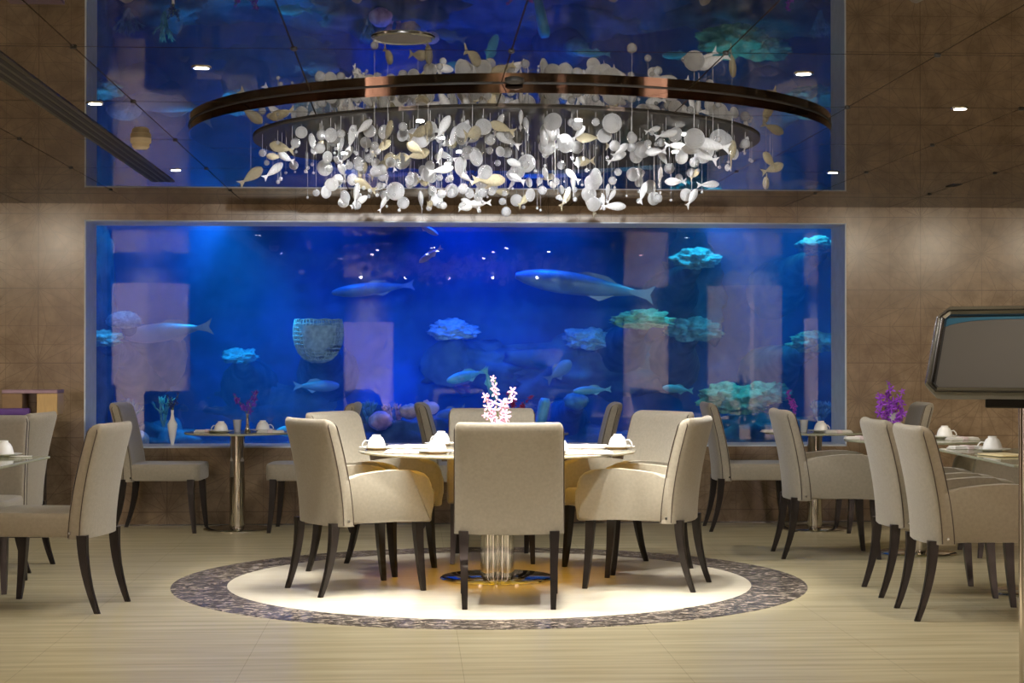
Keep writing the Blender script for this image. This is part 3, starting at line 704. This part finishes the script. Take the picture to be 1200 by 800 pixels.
p = onz(24, 535.5, TH); b = NB(); box(b, -.06, .06, -.012, .012, .001, .008, .002, 1); o = obj('cutlery_rest', b, M['porcelain']); o.location = (p.x, p.y, TH); tag(o, 'small white cutlery rest on the left glass table beside the cup', 'cutlery rest')

# ------------------------------------------------------------------ orchids
def flower_bm(s, seed):
    rr = random.Random(seed); bm = NB()
    for k in range(5):
        a = k*2*PI/5+rr.uniform(-.15, .15); ln = s*rr.uniform(.85, 1.1); wd_ = s*.36
        ca, sa = math.cos(a), math.sin(a); pts_ = []
        for (u, w_, h_) in ((0, .15, 0), (.35, .9, .10), (.7, 1, .16), (1, .25, .05)):
            for q in (-1, 0, 1):
                x = u*ln; y = q*w_*wd_*.5; z = h_*ln-abs(q)*.08*ln
                pts_.append(bm.verts.new((x*ca-y*sa, x*sa+y*ca, z)))
        for i in range(3):
            for j in range(2): bm.faces.new((pts_[i*3+j], pts_[i*3+j+1], pts_[i*3+j+4], pts_[i*3+j+3]))
    r_ = bmesh.ops.create_icosphere(bm, subdivisions=1, radius=s*.2)
    for q in r_['verts']: q.co.z += s*.15
    geom = bmesh.ops.solidify(bm, geom=list(bm.faces), thickness=s*.03) if False else None
    return bm
FL = [flower_bm(1, k) for k in range(3)]
FM = []
for k, f in enumerate(FL):
    me = bpy.data.meshes.new('flower'); f.to_mesh(me); f.free(); [setattr(p_, 'use_smooth', True) for p_ in me.polygons]; FM.append(me)
FMM = {}
def flower(key, k):
    if (key, k) not in FMM: me = FM[k].copy(); me.materials.append(M[key]); FMM[(key, k)] = me
    o = bpy.data.objects.new('flower', FMM[(key, k)]); COL.objects.link(o); return o
def orchid(loc, label, key, vase, stems, fs, seed, group=None):
    rr = random.Random(seed)
    t = thing('orchid_vase', label, 'flowers', loc, 0, group)
    if vase == 'slim':
        b = NB(); lathe(b, [(.001, 0), (.026, 0), (.022, .012), (.012, .05), (.010, .12), (.013, .135), (.011, .135), (.008, .12), (.001, .02)], 24); obj('vase', b, M['chrome'], t); z0 = .11
    elif vase == 'glass':
        b = NB(); lathe(b, [(.001, 0), (.030, 0), (.034, .17), (.031, .17), (.028, .008), (.001, .008)], 24); obj('vase', b, M['tumbler'], t); z0 = .02
    elif vase == 'cone':
        b = NB(); lathe(b, [(.001, 0), (.014, 0), (.012, .006), (.022, .05), (.040, .16), (.018, .20), (.010, .24), (.012, .27), (.001, .26)], 24); obj('vase', b, M['porcelain'], t); z0 = .25
    elif vase == 'low':
        b = NB(); lathe(b, [(.001, 0), (.035, 0), (.045, .03), (.030, .07), (.026, .07), (.001, .03)], 24); obj('vase', b, M['porcelain'], t); z0 = .04
    for (dx, dy, h, n) in stems:
        pts_ = [(dx*u**1.4, dy*u**1.4, z0+(h-z0)*u) for u in [i/8 for i in range(9)]]
        b = NB(); tube(b, pts_, .0028, 6); obj('stem', b, M['stem'], t)
        for i in range(n):
            u = .42+.58*(i/(max(1, n-1))); k = min(8, int(u*8)); px, py, pz = pts_[k]
            s = fs*rr.uniform(.8, 1.15)*(1 if i < n-1 else .8); o = flower(key, rr.randrange(3)); o.parent = t
            a = rr.uniform(-2.6, -.5); r_ = fs*rr.uniform(.4, 1.0)
            o.location = (px+math.cos(a)*r_, py+math.sin(a)*r_*.6, pz+rr.uniform(-.3, .3)*fs); o.scale = (s, s, s)
            o.rotation_euler = (rr.uniform(.9, 1.7), rr.uniform(-.5, .5), rr.uniform(-.9, .9))
    return t
def base_at(px, Y, z): p = ony(px, 480, Y); return (p.x, Y, z)
orchid((*ontop(584, 524), tz), 'pink and white orchid sprays in the middle of the central table', 'pink', 'low', ((-.02, 0, .40, 6), (.075, .01, .33, 8), (-.09, -.01, .31, 6), (.04, -.02, .26, 6), (-.07, -.03, .19, 3)), .036, 3)
orchid(base_at(290, T2.y+.02, .725), 'two dark violet orchid sprays in a slim vase on the small left table', 'blueviolet', 'slim', ((-.10, 0, .27, 8), (.08, 0, .30, 8), (.02, 0, .22, 4)), .026, 5)
orchid(base_at(605, T3.y, .725), 'dark red orchid sprays seen against the aquarium behind the pink orchid', 'darkred', 'slim', ((-.05, 0, .28, 7), (.12, 0, .27, 7), (.05, 0, .20, 6)), .024, 8)
orchid(base_at(931, T4.y+.02, .725), 'short purple orchid spray on the small table at the right end of the aquarium', 'purple', 'slim', ((-.05, 0, .31, 7), (-.02, 0, .22, 5)), .026, 9)
orchid(base_at(1046, T5.y+.1, .745), 'large bunch of purple orchids in a glass on the right round table', 'purple', 'glass', ((-.10, 0, .29, 9), (-.04, 0, .37, 9), (.05, 0, .30, 9), (-.09, -.02, .20, 7), (.06, 0, .2, 7), (0, -.02, .24, 6)), .038, 11)
orchid((ony(202, 520, 13.72).x, 13.72, .60), 'pane reflection of a slender white pointed vase with dark blue leaves, modelled solid on the sill', 'darkblue', 'cone', ((-.04, 0, .38, 5), (.05, 0, .40, 5), (0, 0, .36, 4)), .022, 12)  # reflection in the pane, modelled as a solid vase on the sill
# loose pink blossom hanging beside the vase: tealight glasses by the orchid
# sideboard with boxes, far left
sb = thing('sideboard', 'low black sideboard against the wall at the left picture edge', 'sideboard', (-3.10, 12.85, 0))
b = NB(); box(b, -.75, .40, -.22, .22, .03, .84, .006, 2); obj('body', b, M['dark'], sb, False)
b = NB(); box(b, -.77, .42, -.24, .24, .84, .865, .004, 1); obj('top', b, M['dark'], sb, False)
b = NB(); box(b, -.75, .46, -.26, .22, .0, .03, .004, 1); obj('plinth', b, M['dark'], sb, False)
for x0, x1 in ((-.73, -.37), (-.36, -.0), (.01, .38)):
    b = NB(); box(b, x0, x1, -.232, -.218, .06, .81, .003, 1); d_ = obj('door', b, M['dark'], sb, False)
    b = NB(); box(b, x1-.03, x1-.018, -.25, -.23, .45, .60, .002, 1); obj('handle', b, M['chrome_dark'], d_, False)
def sbox(px0, px1, py0, py1, name, mt, lab, Yc=12.80, dep=.22, group=None):
    a = ony(px0, py1, Yc-dep/2); c = ony(px1, py0, Yc-dep/2)
    b = NB(); box(b, a.x, c.x, Yc-dep/2, Yc+dep/2, a.z, c.z, .004, 1); o = obj(name, b, mt, None, False); return tag(o, lab, 'box', group)
z_top = .866
sh = thing('wooden_case', 'open wooden case with pale right panel and lilac lid on the black sideboard', 'case', (0, 0, 0))
def part(px0, px1, z0, z1, name, mt, Yc=12.8, dep=.24):
    a = ony(px0, 480, Yc-dep/2); c = ony(px1, 480, Yc-dep/2); b = NB(); box(b, a.x, c.x, Yc-dep/2, Yc+dep/2, z0, z1, .003, 1); return obj(name, b, mt, sh, False)
part(43, 67, z_top, 1.020, 'pale_panel', M['box_wood']); part(2, 26, z_top, 1.020, 'brown_panel', M['box_brown'])
part(26, 43, z_top, 1.020, 'back_panel', M['wall'], 12.89, .04); part(2, 67, 1.021, 1.046, 'lid', M['lilac'])
a = ony(-2, 480, 12.6); c = ony(34, 480, 12.6); b = NB(); box(b, a.x, c.x, 12.61, 12.66, z_top, z_top+.05, .012, 3); o = obj('folded_cloth', b, M['violet']); tag(o, 'violet folded cloth in front of the wooden case', 'cloth')

# ------------------------------------------------------------------ sign stand
st = thing('sign_stand', 'chrome framed grey sign on a tall chrome pole at the right picture edge', 'sign', W(1.449+.01, 5.0), -(YAW+R(30)))
b = NB(); tube(b, [(0, 0, .02), (0, 0, 1.16)], .012, 24); obj('pole', b, M['chrome'], st)
b = NB(); lathe(b, [(.16, 0), (.16, .012), (.15, .02), (.02, .026), (.001, .026)], 48); obj('base', b, M['chrome'], st)
pw, phh, chm = .255, .150, .036
pm = Matrix.Translation((0, -.02, 1.283)) @ Matrix.Rotation(R(-31), 4, 'X')
def octo(w, h, c): return [(-w+c, -h), (w-c, -h), (w, -h+c), (w, h-c), (w-c, h), (-w+c, h), (-w, h-c), (-w, -h+c)]
b = NB()
secs = [(0, -.002), (0, -.022), (.006, -.030), (.012, -.024), (.015, -.024), (.021, -.030), (.027, -.022), (.030, -.010), (.030, -.002)]
rs = [[pm @ Vector((x, y, z)) for x, z in octo(pw-i_, phh-i_, max(.006, chm-i_*.8))] for i_, y in secs]; rs.append(rs[0])
rings(b, rs, False); obj('sign_frame', b, M['chrome_dark'], st, False)
b = NB(); rings(b, [[pm @ Vector((x, y, z)) for x, z in octo(pw-.006, phh-.006, chm)] for y in (.012, -.002)]); obj('back_plate', b, M['chrome_dark'], st, False)
M['sign'] = pr('grey_sign_face', (.15, .152, .16), .3, 0, .5, .04, 3); M['signblue'] = pr('blue_sign_band', (.035, .16, .30), .35)
b = NB(); rings(b, [[pm @ Vector((x, y, z)) for x, z in octo(pw-.027, phh-.027, .004)] for y in (-.003, -.012)]); face = obj('sign_face', b, M['sign'], st, False)
b = NB(); up, lo = [], []
for i in range(41):
    x = -(pw-.030)+(2*(pw-.030))*i/40; u = x/(pw-.030)
    zt = phh-.031-.010*(1-.0*u)+.0; zt = phh-.036+.006*(1-u*u)
    zb = phh-.050-.0+.010*math.sqrt(max(0, 1-min(1, abs(u))**2.2))-.014*(abs(u)**4)
    up.append((x, zt)); lo.append((x, zb))
poly = up+lo[::-1]
for (yA) in (0,):
    f_ = [b.verts.new(pm @ Vector((x, -.0135, z))) for x, z in up]; g_ = [b.verts.new(pm @ Vector((x, -.0135, z))) for x, z in lo]
    h_ = [b.verts.new(pm @ Vector((x, -.0119, z))) for x, z in up]; k_ = [b.verts.new(pm @ Vector((x, -.0119, z))) for x, z in lo]
    for i in range(40):
        b.faces.new((f_[i], f_[i+1], g_[i+1], g_[i])); b.faces.new((h_[i], h_[i+1], k_[i+1], k_[i])); b.faces.new((f_[i], f_[i+1], h_[i+1], h_[i])); b.faces.new((g_[i], g_[i+1], k_[i+1], k_[i]))
obj('blue_band', b, M['signblue'], face, False)
b = NB(); box(b, -.085, .085, -.085, .020, 1.130, 1.158, .003, 1); obj('bracket', b, M['dark'], st, False)

# ------------------------------------------------------------------ the tank
TX0, TX1, TY1, TZ0, TZ1 = -3.0, 3.95, 17.0, .20, 3.0
b = NB(); box(b, TX0, TX1, PANEY+.021, TY1, TZ0, TZ1); o = obj('tank_water', b, M['water'], None, False); tag(o, 'clear blue water filling the big aquarium', 'water', kind='stuff')
b = NB(); box(b, TX0-.1, TX1+.1, TY1+.001, TY1+.1, TZ0-.1, TZ1+.1); struct('wall_tank', b, M['tankwall'])
b = NB(); box(b, TX0-.1, TX0-.001, WALLY+.46, TY1, TZ0-.1, TZ1+.1); struct('wall_tank_left', b, M['tankwall'])
b = NB(); box(b, TX1+.001, TX1+.1, WALLY+.46, TY1, TZ0-.1, TZ1+.1); struct('wall_tank_right', b, M['tankwall'])
b = NB(); box(b, TX0-.1, TX1+.1, WALLY+.46, TY1+.1, TZ1+.01, TZ1+.1); struct('ceiling_tank', b, M['black'])
b = NB(); box(b, TX0-.1, TX1+.1, WALLY+.46, WALLY+.47, WZ1+.03, TZ1+.1); struct('wall_tank_front', b, M['black'])
b = NB(); n_ = 70
vr = []
for j in range(26):
    row = []
    for i in range(n_+1):
        x = TX0+(TX1-TX0)*i/n_; y = PANEY+.05+(TY1-PANEY-.06)*j/25
        z = .34+.22*(j/25)**1.5+.16*noise.noise(Vector((x*1.7, y*1.7, 3)))+.06*noise.noise(Vector((x*6, y*6, 1)))
        z = max(.25, z); row.append(b.verts.new((x, y, z)))
    vr.append(row)
for j in range(25):
    for i in range(n_): b.faces.new((vr[j][i], vr[j][i+1], vr[j+1][i+1], vr[j+1][i]))
o = obj('reef_bed', b, M['rock'], None, True, False); tag(o, 'dark rocky reef bed along the bottom of the aquarium', 'rock', kind='stuff')
b = NB(); vr = []
for j in range(61):
    row = []
    for i in range(141):
        x = TX0+.02+(TX1-TX0-.04)*i/140; z = TZ0+.02+(TZ1-TZ0-.04)*j/60
        d = .30+.45*noise.noise(Vector((x*.9, z*1.1, 7)))+.22*noise.noise(Vector((x*2.6, z*2.6, 2)))+.08*noise.noise(Vector((x*8, z*8, 4)))
        edge = .9*max(0, 1-(x-TX0)/.5)+1.3*max(0, 1-(TX1-x)/.6); d = max(.03, d*(.4+.6*(1-z/3))+edge*(.7+.5*noise.noise(Vector((z*2, 3, x)))))
        row.append(b.verts.new((x, TY1-.02-d, z)))
    vr.append(row)
for j in range(60):
    for i in range(140): b.faces.new((vr[j][i], vr[j][i+1], vr[j+1][i+1], vr[j+1][i]))
o = obj('reef_cliff', b, M['cliff'], None, True, False); tag(o, 'dark blue uneven reef cliff across the back of the aquarium', 'rock', kind='stuff')
def lump(c, r, amp, seed, sub=4, sc=(1, 1, 1), f=2.2):
    bm = NB(); bmesh.ops.create_icosphere(bm, subdivisions=sub, radius=1)
    for q in bm.verts:
        n = q.co.normalized(); d = 1+amp*noise.noise(n*f+Vector((seed, seed*2, 0)))+amp*.5*noise.noise(n*f*3+Vector((seed, 0, 5)))
        q.co = Vector((n.x*r*sc[0]*d, n.y*r*sc[1]*d, n.z*r*sc[2]*d))+Vector(c)
    return bm
def rock(px, py, Y, r, sc, seed, lab):
    p = ony(px, py, Y); o = obj('reef_rock', lump((0, 0, 0), r, .55, seed, 4, sc), M['rock'], None, True, False); o.location = p; return tag(o, lab, 'rock', 'reef rocks')
rock(104, 380, 14.9, .30, (.7, 1, 3.6), 1, 'tall dark rock at the left edge of the aquarium')
rock(1010, 330, 14.9, .34, (.6, 1, 3.4), 2, 'tall dark rock at the right edge of the aquarium')
rock(450, 512, 15.2, .42, (1.3, .8, .55), 3, 'colourful low reef rock left of the central chairs')
rock(880, 520, 15.4, .40, (1.4, .8, .60), 4, 'low reef rock under the green corals at the right')
rock(680, 530, 16.2, .40, (1.6, .8, .5), 5, 'low dark reef rock behind the central table')
rock(190, 520, 15.6, .28, (1.2, .8, .6), 6, 'low reef rock in the left corner of the aquarium')
rock(700, 430, 16.6, .42, (1.9, .6, .7), 7, 'dark hazy reef ridge in the distance right of centre')
rock(560, 430, 16.7, .30, (1.6, .6, .7), 8, 'dark hazy reef knoll in the distance at the centre')
rock(310, 480, 16.7, .34, (1.9, .6, .7), 9, 'dark hazy reef knoll in the distance at the left')
rock(810, 340, 16.6, .30, (1, .6, 1.6), 10, 'hazy upright reef rock behind the right corals')
def ruffle(r, waves, amp, seed, thick=.012, cup_=.25, seg=72):
    bm = NB(); tops = []; bots = []
    for side in (0, 1):
        rows = []
        for j in range(9):
            u = j/8; row = []
            for i in range(seg):
                a = 2*PI*i/seg
                rr_ = r*u*(1+.22*noise.noise(Vector((math.cos(a)*1.7, math.sin(a)*1.7, seed)))*u+.08*u*math.sin(a*waves))
                z = cup_*r*u*u+amp*r*u**2*(math.sin(a*waves+seed)+.7*math.sin(a*waves*2.3+2*seed))-side*thick
                row.append(bm.verts.new((max(rr_, .001)*math.cos(a), max(rr_, .001)*math.sin(a)*.75, z)))
            rows.append(row)
        for p_, q in zip(rows, rows[1:]):
            for i in range(seg): bm.faces.new((p_[i], p_[(i+1) % seg], q[(i+1) % seg], q[i]))
        (tops if side == 0 else bots).append(rows[-1])
    for i in range(seg): bm.faces.new((tops[0][i], tops[0][(i+1) % seg], bots[0][(i+1) % seg], bots[0][i]))
    return bm
def brain(r):
    bm = NB(); bmesh.ops.create_icosphere(bm, subdivisions=5, radius=1)
    for q in bm.verts:
        n = q.co.normalized(); d = 1+.09*(abs(noise.noise(n*8))*3-.6); q.co = Vector((n.x*r*d, n.y*r*.8*d, n.z*r*.62*d*(1 if n.z > -.2 else .6)))
    return bm
def basket():
    bm = NB(); pf = [(.06, -.19), (.12, -.165), (.17, -.11), (.20, -.04), (.213, .03), (.212, .10), (.20, .17)]
    for r_, z in [(pf[i][0]*(1-t)+pf[i+1][0]*t, pf[i][1]*(1-t)+pf[i+1][1]*t) for i in range(6) for t in (0, .5)]+[pf[-1]]:
        tube(bm, [(r_*math.cos(a), r_*.7*math.sin(a), z+.004*math.sin(a*9)) for a in [2*PI*k/48 for k in range(49)]], .0062, 5, False)
    for k in range(40):
        a = 2*PI*k/40; tube(bm, [(r_*math.cos(a), r_*.7*math.sin(a), z) for r_, z in pf], .0062, 5)
    lathe(bm, [(.19, .12), (.16, -.05), (.09, -.14), (.001, -.17)], 32)
    return bm
def cauli(r, seed, sc=(1, .75, .45), f=2.4):
    bm = NB(); bmesh.ops.create_icosphere(bm, subdivisions=5, radius=1); sv = Vector((seed*3.1, seed*1.7, seed))
    for q in bm.verts:
        n = q.co.normalized(); d = .85+.45*noise.noise(n*f+sv)+.30*(1-2*abs(noise.noise(n*f*2.3+sv)))*.6+.14*(1-2*abs(noise.noise(n*f*6+sv)))+.10*(1-2*abs(noise.noise(n*f*13+sv)))
        q.co = Vector((n.x*r*sc[0]*d, n.y*r*sc[1]*d, n.z*r*sc[2]*d*(1 if n.z > 0 else .7)))
    return bm
def branching(h, n, seed, rad=.016, spread=.6, depth=3):
    rr = random.Random(seed); bm = NB()
    def grow(p, d, ln, r, k):
        e = p+d*ln; tube(bm, [p, p+d*ln*.5+Vector((rr.uniform(-.1, .1), rr.uniform(-.1, .1), 0))*ln, e], [r, r*.85, r*.7 if k else r*.45], 6)
        if k:
            for _ in range(3):
                nd = (d+Vector((rr.uniform(-spread, spread), rr.uniform(-spread, spread), rr.uniform(-.1, .5)))).normalized(); grow(e-d*.003, nd, ln*rr.uniform(.6, .85), r*.7, k-1)
    for _ in range(n):
        d = Vector((rr.uniform(-spread, spread), rr.uniform(-spread, spread)*.6, 1)).normalized(); grow(Vector((0, 0, 0)), d, h*.38, rad, depth-1)
    return bm
def cor(name, bm, mt, px, py, Y, lab, rx=0, rz=0, stalk=0):
    p = ony(px, py, Y)
    if stalk:
        t = thing(name, lab, 'coral', p); o = obj('head', bm, M[mt], t, True, False); o.rotation_euler = (rx, 0, rz)
        b = NB(); q = 16.7-Y; tube(b, [(0, 0, .01), (.02, .10, -.05), (.0, q*.5, -.12), (0, q, -.3)], [.03, .06, .12, .30], 12); obj('stalk', b, M['rock'], t)
        t['group'] = 'corals in the aquarium'; return t
    o = obj(name, bm, M[mt], None, True, False); o.location = p; o.rotation_euler = (rx, 0, rz); return tag(o, lab, 'coral', 'corals in the aquarium')
cor('brain_coral', brain(.14), 'coral_pale', 145, 377, 14.6, 'round pale brain coral high at the left of the aquarium', stalk=.9)
cor('basket_coral', basket(), 'coral_pale', 373, 398, 15.0, 'pale basket shaped coral left of centre in the aquarium', stalk=.7)
cor('table_coral', cauli(.22, 2, (1, .8, .36), 3.2), 'coral_green', 752, 376, 15.0, 'bright green ruffled table coral right of centre', rx=.15, stalk=.8)
cor('lettuce_coral', cauli(.22, 5), 'coral_teal', 812, 388, 15.3, 'pale teal ruffled coral below and right of the green table coral', rx=.2, stalk=.8)
cor('lettuce_coral', cauli(.26, 7), 'coral_green', 858, 470, 14.8, 'large green leafy coral at the bottom right of the aquarium', rx=.25)
cor('lettuce_coral', cauli(.19, 9), 'coral_green', 895, 462, 14.9, 'smaller green leafy coral overlapping the large one', rx=.25)
cor('lettuce_coral', cauli(.19, 4), 'coral_green', 955, 402, 14.7, 'green leafy coral at the right edge of the aquarium', rx=.2, stalk=.6)
cor('lettuce_coral', cauli(.18, 12), 'coral_teal', 815, 305, 15.2, 'teal leafy coral high up between the reflections at the right', rx=.2, stalk=.9)
cor('lettuce_coral', cauli(.17, 14), 'coral_teal', 962, 290, 14.8, 'teal leafy coral in the top right corner of the aquarium', rx=.1, stalk=.8)
cor('brush_coral', branching(.26, 7, 3), 'coral_teal', 962, 500, 14.6, 'upright teal brush coral at the lower right edge of the aquarium')
cor('staghorn_coral', branching(.26, 6, 5), 'coral_teal', 432, 500, 15.0, 'blue green staghorn coral on the left of the colourful reef rock')
cor('staghorn_coral', branching(.24, 6, 6, .02), 'coral_pink', 462, 500, 15.0, 'pinkish staghorn coral in the middle of the colourful reef rock')
cor('mushroom_coral', lump((0, 0, 0), .09, .2, 5, 3, (1, .8, .7)), 'coral_orange', 480, 482, 14.9, 'orange rounded coral on top of the colourful reef rock')
cor('mushroom_coral', lump((0, 0, 0), .10, .2, 6, 3, (1, .8, .8)), 'coral_pink', 446, 493, 14.8, 'pink rounded coral on the front of the colourful reef rock')
cor('mushroom_coral', lump((0, 0, 0), .11, .2, 7, 3, (1, .8, .7), 6), 'coral_teal', 675, 470, 15.3, 'round teal coral right of the pink orchid', stalk=.5)
cor('tube_coral', (lambda bm: (tube(bm, [(-.03, 0, -.20), (0, 0, -.05), (.03, 0, .10), (.035, 0, .14)], [.035, .045, .05, .035], 14), bm)[1])(NB()), 'fish_teal', 634, 486, 14.6, 'upright bright teal tube sponge between the orchid and the right armchair')
cor('staghorn_coral', branching(.28, 6, 9), 'coral_teal', 150, 500, 14.8, 'dim teal staghorn coral in the lower left corner')
cor('staghorn_coral', branching(.30, 5, 10, .012), 'coral_green', 192, 500, 14.9, 'tall thin green grasslike coral behind the modelled white vase reflection')
cor('lettuce_coral', cauli(.14, 15), 'coral_green', 118, 398, 14.5, 'green leafy coral on the left rock, level with the brain coral', rx=.2, stalk=.5)
cor('lettuce_coral', cauli(.14, 16), 'coral_teal', 280, 418, 15.8, 'faint greenish coral in the haze left of centre', rx=.3, stalk=.6)
cor('lettuce_coral', cauli(.20, 17), 'coral_pale', 530, 388, 16.3, 'pale flat coral in the haze above the central orchid', rx=.3, stalk=.7)
cor('lettuce_coral', cauli(.20, 18), 'coral_pale', 690, 398, 16.3, 'pale speckled coral in the haze between centre and green table coral', rx=.3, stalk=.7)
cor('mushroom_coral', lump((0, 0, 0), .07, .2, 9, 3), 'coral_pale', 165, 515, 14.4, 'small pale round coral by the left sill')
def fish(px, py, Y, ln, mt, yaw, pitch, lab, h=.34):
    p = ony(px, py, Y); t = obj('fish', fish_mesh(ln, h, .15, 16, 14), M[mt]); t.location = p; t.rotation_euler = (0, pitch, yaw); return tag(t, lab, 'fish', 'fish in the aquarium')
fish(200, 388, 14.8, .75, 'fish_blue', PI, .12, 'long pale blue fish gliding left of the round brain coral', .20)
fish(690, 335, 15.3, 1.3, 'fish_blue', PI, -.14, 'very long pale blue fish gliding below the mirrored chandelier', .14)
fish(440, 338, 16.1, .8, 'fish_blue', PI, .10, 'hazy fish near the centre of the aquarium above the basket coral', .14)
fish(548, 440, 15.2, .38, 'fish_teal', PI+.2, .25, 'blue green fish above the left of the pink orchid', .24)
fish(500, 268, 15.0, .22, 'fish_pink', .1, .5, 'small pink fish close to the top edge of the aquarium', .22)
fish(505, 298, 15.0, .24, 'fish_pink', PI, .6, 'small pink fish below the one at the top edge', .22)
fish(695, 457, 15.0, .34, 'fish_teal', PI, .05, 'slim teal fish right of the orchids', .2)
fish(795, 456, 15.0, .30, 'fish_teal', PI+.3, -.1, 'slim teal fish above the right armchairs', .22)
fish(528, 484, 15.4, .28, 'fish_blue', PI, .3, 'blue fish just left of the white armchair', .34)
fish(500, 478, 15.2, .22, 'fish_pink', .2, 0, 'pinkish fish over the colourful reef rock', .5)
fish(575, 450, 14.6, .30, 'fish_teal', .2, 1.2, 'bright teal fish swimming steeply down beside the pink orchid', .26)
fish(655, 435, 15.6, .30, 'fish_blue', .4, -.6, 'hazy blue fish above the tube sponge', .4)
fish(370, 452, 15.8, .42, 'fish_blue', .1, 0, 'dim blue fish low in the aquarium left of centre', .24)
fish(345, 505, 15.0, .30, 'fish_teal', PI, 0, 'dim teal fish beside the left armchairs', .3)
fish(860, 492, 15.6, .36, 'fish_teal', 0, .1, 'dim teal fish beneath the big leafy coral', .3)
